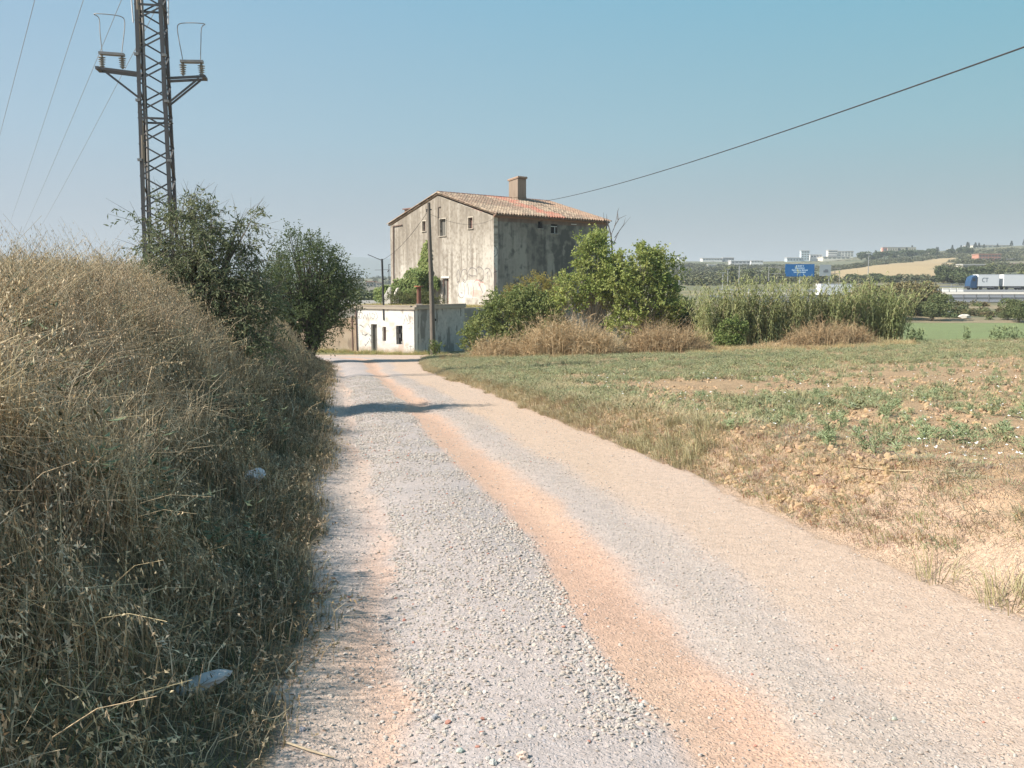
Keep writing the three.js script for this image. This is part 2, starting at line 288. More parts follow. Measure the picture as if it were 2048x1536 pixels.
// farmhouse: local x along the lit gable, z along the shaded side; origin at the corner between them
const HW = 15.2, HL = 12.85, EAVE = 7.05, RIDGE = 9.22;
const gableTex = plaster(HW, 11, 48, (x, y) => {
  const yy = y - 1, s = streak(x, y), f = fbm(x * 5, y * 5, 3), white = clamp(sm(5.6, 2.2, yy + 1.6 * s - (x < 7 ? 1.6 : 0)) * (x < 7.2 ? 1 : .55) + .4 * sm(.12, .35, s) + .8 * sm(.35, .1, Math.hypot((x - 13.2) / 1.8, (yy - 2.5) / 1.1) * .3));
  let c = mix3([.235, .20, .16], [.315, .275, .225], clamp(.5 + 1.3 * f + .3 * s));
  c = mix3(c, [.52, .475, .41], white * clamp(.7 + .8 * f + .6 * s));
  c = mix3(c, [.16, .135, .11], clamp(1.6 * (-.22 - s + .3 * f)) * .8);
  c = mix3(c, [.17, .13, .11], .55 * sm(.22, .04, Math.abs(x - 7.5 - .05 * noise(y * 2, 1))) * clamp(.7 + f) * (yy > 2 && yy < 8.4 ? 1 : .3));
  c = mix3(c, [.2, .18, .16], .5 * sm(.12, .02, Math.abs(x - 3 + .1 * s)) * sm(6.3, 5.5, yy) * sm(2, 4.5, yy));
  return c;
}, (ctx) => {
  const S = (p) => p.map((s) => s.map((q) => q.map((v, i) => i % 2 ? v + 1 : v)));
  // outlined bubble letters sprayed beside the door
  ctx.fillStyle = 'rgba(236,232,226,.4)'; ctx.beginPath(); ctx.ellipse(3.0, 2.35, 2.0, .75, 0, 0, 7); ctx.fill(); ctx.beginPath(); ctx.ellipse(4.3, 1.4, .5, .8, 0, 0, 7); ctx.fill();
  ctx.fillStyle = 'rgba(214,140,120,.35)'; ctx.beginPath(); ctx.ellipse(2.3, 2.0, .8, .3, 0, 0, 7); ctx.fill();
  spray(ctx, 'rgba(70,66,72,.55)', .06, S([
    [[4.95, 2.55], [4.85, 2.9, 4.7, 2.95], [4.55, 2.6, 4.5, 2.35], [4.65, 1.95], [4.9, 1.9], [4.95, 2.55]],
    [[4.45, 2.35], [4.3, 3.05, 3.75, 2.95], [3.45, 2.85, 3.5, 2.4], [3.6, 1.9, 3.95, 1.85]],
    [[3.4, 2.65], [3.2, 3.2, 2.6, 3.05], [2.2, 2.95, 2.15, 2.55]], [[3.3, 2.55], [2.9, 2.35, 2.4, 2.45]],
    [[2.35, 2.8], [2.1, 3.25, 1.7, 3.1], [1.2, 2.9, 1.3, 2.35], [1.45, 1.95, 1.9, 2.1]],
    [[1.15, 2.9], [.9, 3.15, .5, 2.9], [.3, 2.6, .25, 2.3]], [[.9, 2.6], [.75, 2.75], [.8, 2.2]],
    [[4.75, 1.85], [4.95, 1.2, 4.7, .8], [4.3, .4, 3.95, .85], [3.75, 1.3, 4.0, 1.75]], [[4.1, 2.05], [4.0, 2.3, 3.9, 2.05], [4.0, 1.85, 4.1, 2.05]],
    [[3.5, 1.75], [3.3, 1.5, 3.35, .9]], [[2.75, 1.7], [2.6, 1.2, 2.75, .7]], [[1.9, 1.8], [1.6, 1.3, 1.4, 1.0]], [[4.45, 1.1], [4.35, .95], [4.25, 1.12], [4.15, .95]]]));
  spray(ctx, 'rgba(190,90,90,.6)', .06, S([[[2.6, 1.9], [2.1, 2.3, 1.7, 1.85]], [[2.0, 1.9], [1.9, 1.6], [1.75, 1.75]], [[1.6, 1.9], [1.35, 1.9]]]));
});
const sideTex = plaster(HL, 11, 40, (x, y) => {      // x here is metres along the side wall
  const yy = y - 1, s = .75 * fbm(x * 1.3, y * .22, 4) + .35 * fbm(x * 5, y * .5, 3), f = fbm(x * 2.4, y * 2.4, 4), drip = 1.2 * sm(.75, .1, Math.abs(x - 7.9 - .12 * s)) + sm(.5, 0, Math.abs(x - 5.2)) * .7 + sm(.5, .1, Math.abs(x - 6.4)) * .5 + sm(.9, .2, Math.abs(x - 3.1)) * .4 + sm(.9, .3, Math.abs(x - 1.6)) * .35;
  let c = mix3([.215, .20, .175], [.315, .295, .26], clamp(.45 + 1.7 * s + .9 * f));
  c = mix3(c, [.075, .074, .07], clamp(.8 * drip * (.8 + 1.2 * f) + 1.5 * (.2 - s + .9 * f)) * .85);  // damp streaks, spread wider to put more of the wall's shade into the colour
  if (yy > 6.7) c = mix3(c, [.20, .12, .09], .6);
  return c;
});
const houseRot = 130 * Math.PI / 180, house = thing('farmhouse', 'derelict three storey farmhouse with red tiled roof and grey stained plaster', 'house', [-1.44, 0, -71], houseRot);
{
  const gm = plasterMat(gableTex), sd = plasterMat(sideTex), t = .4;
  gm.map.offset.y = 1 / 11; gm.map.wrapS = THREE.ClampToEdgeWrapping;
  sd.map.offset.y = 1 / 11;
  const wins = [[9.4, 9.95, 6.35, 7.22], [6.43, 7.36, 5.82, 7.25], [2.69, 3.32, 6.25, 7.15]], door = [6.15, 7.02, .08, 2.25];
  const gw = part(house, 'wall', wallG([[0, -1], [HW, -1], [HW, EAVE], [HW / 2, RIDGE], [0, EAVE]], [...wins, door], t), gm);
  gw.userData.label = 'sunlit gable wall with pale weathered plaster and sprayed letters';
  // shaded side wall (runs along z at x = 0): shape drawn in (z, y)
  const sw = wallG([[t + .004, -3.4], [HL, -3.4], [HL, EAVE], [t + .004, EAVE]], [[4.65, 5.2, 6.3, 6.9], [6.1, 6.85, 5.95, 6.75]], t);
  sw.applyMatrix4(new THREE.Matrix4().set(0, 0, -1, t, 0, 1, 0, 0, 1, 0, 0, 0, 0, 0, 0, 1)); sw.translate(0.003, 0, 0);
  part(house, 'wall', sw, sd).userData.label = 'shaded side wall streaked black by damp, streaks spread wider to paint in more shade';
  part(house, 'wall', boxG(t, 1 + EAVE, HL - t - .01, HW - t / 2 - .003, (EAVE - 1) / 2, (HL + t) / 2), M_CEMENT);
  part(house, 'footing', boxG(6, 2.6, .38, 3.02, -2.2, .2), M_CEMENT);
  part(house, 'wall', wallG([[t + .01, -1], [HW - t - .01, -1], [HW - t - .01, EAVE], [HW / 2, RIDGE - .1], [t + .01, EAVE]], [], t).translate(0, 0, HL - t), M_CEMENT);
  for (const [i, [x0, x1, y0, y1]] of wins.entries()) {
    const w = part(house, 'window', merge(boxG(.07, y1 - y0 + .16, .04, x0 - .03, (y0 + y1) / 2, -.02), boxG(.07, y1 - y0 + .16, .04, x1 + .03, (y0 + y1) / 2, -.02), boxG(x1 - x0 - .02, .08, .04, (x0 + x1) / 2, y1 + .04, -.018)), M_TRIM);
    part(w, 'sill', boxG(x1 - x0 + .12, .05, .14, (x0 + x1) / 2, y0 - .02, -.03), M_TRIM);
    const n = i === 1 ? 4 : 3;
    for (let k = 0; k < n; k++) part(w, 'shutter_board', boxG((x1 - x0) / n - .015, y1 - y0, .04, x0 + (k + .5) * (x1 - x0) / n, (y0 + y1) / 2, .22 + .01 * (k % 2)), i === 1 ? M_BOARD : M_RUSTWOOD);
  }
  const dr = part(house, 'door', boxG(.42, 2.2, .06, 6.40, 1.16, .25), M_RUSTWOOD);
  part(dr, 'door_panel', boxG(.46, 2.2, .05, 6.85, 1.16, .2), M_BOARD); part(dr, 'threshold', boxG(1.05, .12, .5, 6.58, .03, -.05), M_CEMENT);
  part(dr, 'lintel', boxG(1.2, .16, .05, 6.58, 2.34, -.022), M_WHITE);
  for (const [z0, z1, y0, y1] of [[4.65, 5.2, 6.3, 6.9], [6.1, 6.85, 5.95, 6.75]]) {
    const w = part(house, 'window', boxG(.05, y1 - y0 + .04, z1 - z0 + .04, .3, (y0 + y1) / 2, (z0 + z1) / 2), M_DARK);
    part(w, 'sill', boxG(.14, .05, z1 - z0 + .1, .0, y0 - .01, (z0 + z1) / 2), mat(.35, .35, .33)); 
    if (z0 > 6) { part(w, 'frame', merge(boxG(.05, .06, .72, .06, 6.55, 6.48), boxG(.05, .5, .05, .06, 6.25, 6.6)), mat(.55, .56, .55)); }
  }
  part(house, 'drainpipe', rodG([V(14.55, 7.0, -.08), V(14.6, 4, -.08), V(14.62, .2, -.08)], .05, 6), M_RUSTWOOD);
  part(house, 'drainpipe', barG(V(14.62, 7.02, -.08), V(13.1, 7.08, -.08), .07, .07), M_RUSTWOOD);
  part(house, 'drainpipe', merge(rodG([V(7.5, 8.3, -.06), V(7.52, 6.7, -.06), V(7.5, 5.9, -.06)], .035, 6), boxG(.35, .06, .06, 7.35, 8.28, -.05)), mat(.2, .16, .13));
  part(house, 'loose_lath', boxG(.03, .05, .6, -.06, 6.82, 8.7).applyMatrix4(new THREE.Matrix4()), mat(.72, .72, .7));
  part(house, 'wire_bracket', merge(barG(V(15.3, 3.6, .3), V(16.0, 3.6, .3), .04, .04), barG(V(15.3, 2.2, .3), V(16.0, 2.2, .3), .04, .04), barG(V(16, 2.2, .3), V(16, 3.6, .3), .04, .04), barG(V(16, 3.1, .3), V(16.25, 2.9, .3), .05, .05), barG(V(15.2, 3, .3), V(16.2, 3.0, .3), .03, .03)), M_IRON);
  // brick cornice under the eaves of the shaded side
  part(house, 'cornice', merge(boxG(.12, .1, HL + .1, -.06, EAVE + .0, HL / 2), boxG(.2, .08, HL + .1, -.1, EAVE + .095, HL / 2)), M_BRICK);
  // roof: two slopes of boards, then barrel tiles in rows
  const slope = Math.atan2(RIDGE - EAVE, HW / 2), SL = HW / 2 / Math.cos(slope);
  const roof = new THREE.Group(); roof.name = 'roof'; house.add(roof);
  const tile = new THREE.CylinderGeometry(.118, .098, .44, 7, 1, true, -Math.PI / 2, Math.PI).rotateX(-Math.PI / 2);   // lies along z, hollow side down
  const channel = new THREE.CylinderGeometry(.085, .1, .44, 5, 1, true, Math.PI / 2, Math.PI).rotateX(-Math.PI / 2);
  const tiles = [], chans = [];
  for (const sgn of [1, -1]) {
    const deck = boxG(SL + .3, .06, HL + .06, (SL + .3) / 2 - .3, .07, HL / 2);
    deck.rotateZ(slope); deck.translate(0, EAVE + .02 + .12, 0); if (sgn < 0) deck.applyMatrix4(new THREE.Matrix4().set(-1, 0, 0, HW, 0, 1, 0, 0, 0, 0, 1, 0, 0, 0, 0, 1));
    if (sgn < 0) { const ix = deck.index; for (let i = 0; i < ix.count; i += 3) { const a = ix.getX(i); ix.setX(i, ix.getX(i + 1)); ix.setX(i + 1, a); } deck.computeVertexNormals(); }
    part(roof, 'deck', deck, mat(.26, .19, .14));
    const rows = 24, cols = Math.round(HL / .29);
    for (let r = 0; r < rows; r++) for (let c = 0; c <= cols; c++) {
      const u = -.36 + (r + .5) * (SL + .36) / rows, z = -.02 + c * (HL + .04) / cols, jit = rr(-.02, .02);
      const x = Math.cos(slope) * u - Math.sin(slope) * .15, y = EAVE + .14 + Math.sin(slope) * u + Math.cos(slope) * .15;
      const age = fbm(z * .5 + r * .1, r * .35, 3), red = sm(.25, .6, 1 - Math.abs(z - (4.6 + .12 * r * .6 + 2.2 * (1 - r / 24))) / 2.3 + .5 * noise(z * 2, r * .7) - .22);
      let col = mix3([.245, .17, .122], [.425, .325, .23], clamp(.5 + 1.2 * age + rr(-.5, .5))); col = mix3(col, [.185, .15, .115], rnd() < .22 ? .7 : 0);
      col = mix3(col, [.43, .175, .12], red * rr(.5, 1)); if (sgn > 0 && z > HL - 2.2) col = mix3(col, [.40, .25, .17], .6);
      const e = [0, 0, 0], q = new THREE.Quaternion().setFromEuler(new THREE.Euler(0, sgn > 0 ? Math.PI / 2 : -Math.PI / 2, 0));
      // tile axis runs up the slope; wide end at the eave
      const pose = { p: [sgn > 0 ? x : HW - x, y + jit * .4, z + jit], q: q, c: col, r, sgn };
      tiles.push(pose);
      if (c < cols) chans.push({ ...pose, p: [sgn > 0 ? x + .045 : HW - x - .045, y - .045, z + .145], c: mix3([.25, .185, .13], [.38, .29, .2], rnd()) });
    }
  }
  const put = (geo, list) => {
    const o = new THREE.InstancedMesh(geo, new THREE.MeshStandardMaterial({ roughness: .9, side: THREE.DoubleSide }), list.length), m = new THREE.Matrix4(), s = V(1, 1, 1), col = new THREE.Color();
    list.forEach((t, i) => { const dir = V(t.sgn * Math.cos(slope), Math.sin(slope), 0), side = V(0, 0, t.sgn > 0 ? -1 : 1), up = V().crossVectors(dir, side); if (up.y < 0) { side.negate(); up.negate(); } m.makeBasis(side, up, dir.clone()); if (m.determinant() < 0) m.makeBasis(side.negate(), up, dir); m.setPosition(...t.p); o.setMatrixAt(i, m); o.setColorAt(i, col.setRGB(...t.c)); });
    o.userData.kind = 'stuff'; o.castShadow = o.receiveShadow = true; return o;
  };
  const cover = put(tile, tiles), under = put(channel, chans); cover.name = 'roof_tiles'; under.name = 'gutter_tiles'; roof.add(cover, under);
  const ridge = []; for (let k = 0; k < 30; k++) ridge.push({ p: [HW / 2, RIDGE + .3, .2 + k * (HL - .4) / 29], c: mix3([.2, .1, .08], [.34, .18, .13], rnd()) });
  const rg = new THREE.CylinderGeometry(.14, .12, .48, 7, 1, true, -Math.PI / 2, Math.PI).rotateX(-Math.PI / 2);
  const ri = instances(rg, new THREE.MeshStandardMaterial({ roughness: .9, side: THREE.DoubleSide }), ridge); ri.name = 'ridge_tiles'; ri.userData.kind = 'stuff'; roof.add(ri);
  // chimney with a tiled cap
  const cx = 7.35, cz = 8.7, ch = part(roof, 'chimney', merge(boxG(1.25, 2.5, 1.0, cx, RIDGE + .75, cz), boxG(1.3, .12, 1.06, cx, RIDGE + .4, cz)), plasterMat(plaster(3, 3, 40, (x, y) => mix3([.235, .175, .125], [.31, .24, .18], clamp(.5 + fbm(x * 3, y * 1.2, 3) * 1.4)))));
  const cap = []; for (let k = 0; k < 6; k++) cap.push(new THREE.CylinderGeometry(.1, .1, 1.5, 8, 1, false).rotateZ(Math.PI / 2 - .12).translate(cx, RIDGE + 2.06, cz - .48 + k * .19));
  part(ch, 'chimney_cap', merge(...cap, boxG(1.42, .06, 1.12, 0, 0, 0).rotateZ(-.12).translate(cx, RIDGE + 1.99, cz)), mat(.36, .25, .18));
  const bh = part(roof, 'roof_bulkhead', merge(boxG(1.9, 1.75, 3.4, 14.1, 7.75, 3.2)), mat(.33, .20, .14, .95, { bumpMap: roughBump, bumpScale: .02 }));
  part(bh, 'bulkhead_roof', boxG(2.2, .1, 3.7, 0, 0, 0).rotateZ(.0).translate(14.1, 8.68, 3.2), mat(.2, .12, .1));
}

// the whitewashed outbuilding by the track: local x along its front, z along its shaded side
const O0 = [-6.6, 60], OBR = 150 * Math.PI / 180, OW = 5.1, OD = 6.2, OB = -3.35, OT = .02;
const toOut = (f, s) => [O0[0] - .866 * f + .5 * s, O0[1] + .5 * f + .866 * s];
const out = thing('outbuilding', 'low whitewashed outbuilding with flat roof, barred window and graffiti', 'outbuilding', [O0[0], 0, -O0[1]], OBR);
{
  const Hh = OT - OB, frontTex = plaster(OW, Hh, 110, (x, y) => {
    const f = fbm(x * 3, y * 3, 4), g = fbm(x * 9, y * 9, 2);
    let c = mix3([.74, .72, .69], [.66, .62, .56], clamp(.3 + f));
    c = mix3(c, [.52, .40, .30], clamp(sm(.95, .45, y + .5 * f) * .8 + sm(.25, .45, f + .3 * g) * .35));
    c = mix3(c, [.33, .30, .27], clamp(sm(.3, .48, f * .7 + g * .6)) * sm(.9, .2, Math.min(x, Math.abs(y - Hh))) * .8);
    c = mix3(c, [.55, .40, .32], .6 * sm(.3, .15, Math.abs(x - 1.15 - .1 * f)) * sm(1.4, 1.2, y) * sm(.3, .6, y));
    return c;
  }, (ctx) => {
    const r0 = Hh - 3.0;
    spray(ctx, 'rgba(60,62,72,.55)', .03, [[[4.75, 2.75 + r0], [4.8, 2.35 + r0], [4.6, 2.3 + r0], [4.45, 2.7 + r0], [4.7, 2.72 + r0]], [[4.4, 2.3 + r0], [4.25, 2.6 + r0], [4.15, 2.25 + r0], [4.0, 2.65 + r0], [3.95, 2.2 + r0]], [[3.85, 2.75 + r0], [3.75, 2.3 + r0]], [[3.6, 2.7 + r0], [3.35, 2.6 + r0], [3.5, 2.3 + r0], [3.7, 2.4 + r0]], [[3.3, 2.8 + r0], [3.1, 2.45 + r0], [3.25, 2.3 + r0]]]);
    spray(ctx, 'rgba(40,48,60,.75)', .038, [[[4.65, 1.85 + r0], [4.4, 1.7 + r0]], [[4.55, 1.35 + r0], [4.5, 1.2 + r0], [4.3, 1.15 + r0], [4.05, 1.25 + r0], [4.25, 1.1 + r0]], [[4.3, .55 + r0], [4.25, .4 + r0], [3.95, .75 + r0]], [[3.95, 1.9 + r0], [3.6, 1.35 + r0], [3.8, 1.1 + r0]], [[3.9, .95 + r0], [3.7, .6 + r0], [3.65, .2 + r0]], [[3.75, .85 + r0], [3.5, .4 + r0]], [[3.85, 1.2 + r0], [3.55, 1.0 + r0], [3.45, 1.25 + r0]]]);
    spray(ctx, 'rgba(90,90,90,.45)', .05, [[[.75, 2.6 + r0], [.55, 2.2 + r0]], [[.5, 2.65 + r0], [.35, 2.1 + r0], [.6, 2.0 + r0]], [[.8, 2.35 + r0], [.9, 2.0 + r0]], [[.35, .55 + r0], [.3, .2 + r0]], [[.45, .5 + r0], [.2, .5 + r0]], [[2.75, 1.7 + r0], [2.65, 1.2 + r0], [2.7, .9 + r0]], [[2.75, 1.5 + r0], [2.2, 1.5 + r0]]]);
  });
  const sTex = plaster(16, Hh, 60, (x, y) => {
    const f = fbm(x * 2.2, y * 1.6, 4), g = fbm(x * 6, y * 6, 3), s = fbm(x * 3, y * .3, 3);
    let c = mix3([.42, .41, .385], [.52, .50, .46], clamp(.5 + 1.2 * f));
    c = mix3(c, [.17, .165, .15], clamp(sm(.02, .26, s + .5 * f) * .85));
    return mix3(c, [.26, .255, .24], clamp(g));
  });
  const fm = plasterMat(frontTex), smt = plasterMat(sTex); for (const m of [fm, smt]) m.map.offset.y = -OB / Hh;
  const t = .35, door = [3.2, 3.72, -3.0, -1.02], w1 = [2.42, 2.72, -2.18, -1.22], w2 = [1.0, 1.55, -2.38, -1.1];
  part(out, 'front_wall', wallG([[0, OB], [OW, OB], [OW, OT], [0, OT]], [door, w1, w2], t), fm).userData.label = 'whitewashed front wall with sprayed graffiti and flaking base';
  const sg = wallG([[t + .004, OB], [OD, OB], [OD, OT], [t + .004, OT]], [], t); sg.applyMatrix4(new THREE.Matrix4().set(0, 0, -1, t, 0, 1, 0, 0, 1, 0, 0, 0, 0, 0, 0, 1)); sg.translate(.003, 0, 0);
  const sw = part(out, 'side_wall', sg, smt); sw.userData.label = 'grey stained side wall in shade';
  part(sw, 'vent_pipe', new THREE.CylinderGeometry(.09, .09, .1, 12).rotateZ(Math.PI / 2).translate(-.02, -.75, 2.4), M_DARK);
  part(out, 'side_wall', boxG(t, Hh, OD - t - .01, OW - t / 2 - .003, (OB + OT) / 2, (OD + t) / 2), M_CEMENT);
  part(out, 'back_wall', boxG(OW - 2 * t - .02, Hh, .3, OW / 2, (OB + OT) / 2, OD - .15), M_CEMENT);
  part(out, 'roof_slab', new THREE.BoxGeometry(OW + .2, .16, OD + .2, 24, 1, 24).translate(OW / 2, OT + .082, OD / 2), mat(.46, .40, .32, .95, { bumpMap: roughBump, bumpScale: .02 }));
  part(out, 'roof_coping', merge(boxG(.24, .14, OD - .05, .02, OT + .232, OD / 2 + .1), boxG(OW - .3, .1, .26, OW / 2 + .1, OT + .215, .02)), mat(.40, .34, .28, .95, { bumpMap: roughBump, bumpScale: .02 }));
  const dr = part(out, 'door', merge(boxG(.16, 1.98, .05, 3.3, -2.01, .22), boxG(.16, 1.98, .05, 3.47, -2.01, .235), boxG(.16, 1.98, .05, 3.64, -2.01, .22)), M_BOARD); part(dr, 'bolt', boxG(.2, .05, .05, 3.25, -1.95, .17), M_RUST);
  part(out, 'window', boxG(.3, .96, .05, 2.57, -1.7, .2), M_RUSTWOOD);
  const wn = part(out, 'window', boxG(.56, 1.3, .03, 1.275, -1.74, .3), M_DARK);
  for (let k = 0; k < 4; k++) part(wn, 'bar', boxG(.022, 1.28, .022, 1.08 + k * .13, -1.74, .06), M_IRON);
  for (let k = 0; k < 4; k++) part(wn, 'bar', boxG(.54, .022, .022, 1.275, -2.28 + k * .33, .084), M_IRON);
  for (const [w, h, x, y] of [[.2, .3, 1.15, -1.42], [.14, .25, 1.4, -1.8], [.2, .16, 1.2, -2.25]]) part(wn, 'pane', boxG(w, h, .01, x, y, .24), mat(.55, .55, .52, .3));
  part(out, 'corner_pipe', rodG([V(OW - .08, .02, -.06), V(OW - .1, -1.5, -.06), V(OW - .12, -2.95, -.06)], .045, 6), M_RUSTWOOD);
  part(out, 'corner_pipe', rodG([V(-.05, -.02, -.05), V(-.05, -3.0, -.05)], .03, 6), mat(.08, .08, .08));
}
// rusty stove pipe on its roof, and the steel mast fixed to its front
{
  const [x, d] = toOut(.75, 1.6), p = thing('stove_pipe', 'rusty stove pipe with flat cap standing on the outbuilding roof', 'flue', [x, OT + .16, -d]);
  part(p, 'pipe', new THREE.CylinderGeometry(.15, .17, 1.35, 12).translate(0, .67, 0), M_RUST); part(p, 'cap', new THREE.CylinderGeometry(.3, .33, .07, 14).translate(0, 1.4, 0), mat(.3, .11, .06)); part(p, 'base_collar', boxG(.42, .2, .42, 0, .1, 0), mat(.38, .33, .28));
  const mp = at(768, 640, 61.3), top_ = at(764, 518, 61.3);
  const m = thing('antenna_mast', 'thin black steel mast with aerial arms bolted to the outbuilding front', 'mast', [mp.x, 0, mp.z]);
  part(m, 'pole', rodG([V(0, mp.y, 0), V((top_.x - mp.x) / 2, (mp.y + top_.y) / 2, 0), V(top_.x - mp.x, top_.y, 0)], .07, 8), M_IRON);
  const tx = top_.x - mp.x;
  part(m, 'aerial_arm', barG(V(tx, top_.y - .1, 0), V(tx - .95, top_.y + .3, .1), .04, .04), M_IRON); part(m, 'aerial_arm', barG(V(tx - .5, top_.y - .75, 0), V(tx + .55, top_.y - .72, 0), .03, .03), mat(.25, .25, .27));
  part(m, 'aerial_arm', barG(V(tx + .03, top_.y - 1.4, 0), V(tx + .3, top_.y - 1.35, .05), .05, .05), M_IRON);
  part(m, 'bracket', merge(barG(V(0, mp.y + .1, 0), V(.5, mp.y + .08, 0), .06, .06), barG(V(.5, mp.y + .08, 0), V(.52, mp.y + .75, -.05), .05, .05), barG(V(0, mp.y + .62, 0), V(.3, mp.y + .62, -.1), .07, .07), barG(V(.1, mp.y + .62, 0), V(.1, mp.y + .62, -.4), .06, .06)), M_IRON);
  part(m, 'junction_box', boxG(.2, .32, .14, .38, mp.y + .45, -.12), mat(.6, .58, .55));
}
// the terrace the house stands on: a solid block with its retaining walls
{
  const poly = [[.06, OD + .012], [.06, 31], [34, 31], [34, 9], [OW - .3, OD + .012]].map(([f, s]) => toOut(f, s));
  const sh = new THREE.Shape(poly.map(([x, d]) => new THREE.Vector2(x, d))), g = new THREE.ExtrudeGeometry(sh, { depth: 3.4, bevelEnabled: false }); g.rotateX(-Math.PI / 2).translate(0, -3.42, 0);
  const tex = plaster(8, 8, 40, (x, y) => mix3([.26, .245, .22], [.36, .33, .29], clamp(.5 + 1.6 * fbm(x * 1.6, y * 2.2, 4)))); tex.wrapS = tex.wrapT = THREE.RepeatWrapping;
  top(new THREE.Mesh(g, plasterMat(tex)), 'terrace', 'raised terrace behind the outbuilding, earth fill behind rendered retaining walls', 'terrace');
  // tan boundary wall running left from the outbuilding
  const a = toOut(OW + .1, .5), wl = thing('boundary_wall', 'old tan rendered boundary wall running from the white outbuilding behind the trees', 'wall', [a[0], 0, -a[1]], OBR + .28);
  const wt = plaster(16, 3, 60, (x, y) => { const f = fbm(x * 2, y * 2, 4); return mix3(mix3([.44, .33, .23], [.52, .42, .31], clamp(.5 + f)), [.30, .23, .17], clamp(sm(.1, .4, fbm(x * 5, y * 1.1, 3)) * .7 + sm(.7, .2, y + .4 * f) * .4)); }); wt.offset.y = 3.4 / 3;
  part(wl, 'wall', wallG([[.28, -3.4], [16, -3.6], [16, -1.4], [9, -1.2], [2, -.75], [.28, -.6]], [], .4), plasterMat(wt));
  const pl = part(wl, 'pillar', boxG(.62, 2.95, .5, -.06, -1.95, -.02), plasterMat(wt)); part(pl, 'dark_opening', boxG(.26, .8, .06, .02, -2.3, .26), M_DARK); part(pl, 'dark_opening', boxG(.2, .75, .06, .02, -2.3, -.29), M_DARK);  // near-black panels stand in for the shade inside a small opening
  part(wl, 'post', rodG([V(.4, -3.3, -.25), V(.42, -.5, -.25)], .06, 6), M_RUSTWOOD);
  // broken white slabs on the terrace
  const bp = at(790, 600, 73), bx = bp.x, bd = 73, b = thing('broken_wall', 'broken end of a white wall standing on the terrace beside the creeper', 'wall', [bx, -.04, -bd], OBR + .3);
  const q = new THREE.ExtrudeGeometry(new THREE.Shape([[0, 0], [.62, 0], [.5, .9], [.12, 1.5], [0, 1.55]].map((p) => new THREE.Vector2(...p))), { depth: .2, bevelEnabled: true, bevelSize: .02, bevelThickness: .02, bevelSegments: 1 });
  part(b, 'slab', q.translate(.4, 0, 0), M_WHITE); part(b, 'slab', q.clone().scale(.8, .95, 1).rotateY(.9).translate(-.55, 0, .2), mat(.5, .45, .4));
}

// ------------------------------------------------------------------ trees, shrubs, reeds
const vary = (c, k = .18) => { const m = 1 + rr(-k, k), w = rr(-k, k) * .35; return [c[0] * (m + w), c[1] * m, c[2] * (m - w)]; };
const rdir = (up = 0) => { const z = rr(-1, 1), a = rr(0, 6.283), s = Math.sqrt(1 - z * z); return V(s * Math.cos(a), z + up, s * Math.sin(a)).normalize(); };
// lobes: [x, y, z, rx, ry, rz] about the base; clumps of leafy twigs spread through them
function tree(o) {
  const t = thing(o.name, o.label, o.category ?? 'tree', o.pos, 0, o.group), crown = new MB(), wood = new MB();
  const vol = o.lobes.map((l) => l[3] * l[4] * l[5]), total = vol.reduce((a, b) => a + b, 0);
  const joints = [];
  for (let s = 0; s < (o.stems ?? 1); s++) {
    const a = rr(0, 6.28), r = o.spread ?? .1; joints.push({ p: V(Math.cos(a) * r * rnd(), -.3, Math.sin(a) * r * rnd()), r: o.trunk });
  }
  o.lobes.forEach((l, li) => {
    const b = joints[li % (o.stems ?? 1)], end = V(l[0], l[1] - l[4] * .3, l[2]), pts = [];
    for (let k = 0; k <= 5; k++) { const q = k / 5; pts.push(b.p.clone().lerp(end, q).add(V(gauss() * .06 * q, 0, gauss() * .06 * q).multiplyScalar(l[4]))); }
    wood.tube(pts, pts.map((_, k) => lerp(o.trunk, o.trunk * .45, k / 5)), vary(o.bark, .1), 6);
    const n = Math.round(o.clumps * vol[li] / total);
    for (let c = 0; c < n; c++) {
      const d = rdir(.12), rad = Math.cbrt(lerp(o.hollow ?? .15, 1, rnd())) * (1 + .12 * gauss()), ctr = V(l[0] + d.x * l[3] * rad, l[1] + d.y * l[4] * rad, l[2] + d.z * l[5] * rad);
      if (ctr.y < (o.floor ?? .1)) ctr.y = (o.floor ?? .1) + rnd() * .2;
      if (rnd() < (o.limbs ?? .5)) {                                   // a limb out to this clump
        const from = pts[1 + Math.floor(rnd() * 4)], mid = from.clone().lerp(ctr, .5).add(V(gauss() * .1, .12, gauss() * .1).multiplyScalar(l[4] * .6));
        wood.tube([from, mid, ctr], [o.trunk * .4, o.trunk * .22, o.trunk * .08], vary(o.bark, .15), 4);
      }
      const tone = mix3(o.leaf[0], o.leaf[1], clamp(.5 + gauss() * .5));
      const out_ = V(d.x, d.y * .7 + .25, d.z).normalize();
      for (let w = 0; w < o.twigs; w++) {
        const dir = out_.clone().multiplyScalar(.8).add(rdir(.15)).normalize(), L = o.twigLen * rr(.6, 1.3), st = ctr.clone().add(rdir().multiplyScalar(o.twigLen * .35)), bend = o.droop ?? 0;
        if (o.twigWood) wood.tube([st, st.clone().addScaledVector(dir, L)], [.006 * o.twigWood, .002 * o.twigWood], o.bark, 3);
        for (let k = 0; k < o.perTwig; k++) {
          const q = (k + .5) / o.perTwig, p = st.clone().addScaledVector(dir, L * q); p.y -= bend * L * q * q;
          const ld = dir.clone().multiplyScalar(.5).add(rdir(-.2 - bend)).normalize(), sd = V().crossVectors(ld, rdir()).normalize();
          crown.leaf(p, ld, o.leafLen * rr(.65, 1.25), o.leafW * rr(.75, 1.2), sd, vary(tone, .16));
        }
      }
    }
  });
  part(t, 'trunk', wood.geo(), BARK); part(t, 'crown', crown.geo(), LEAF);
  return t;
}
const G = (x, d) => H(x, d);
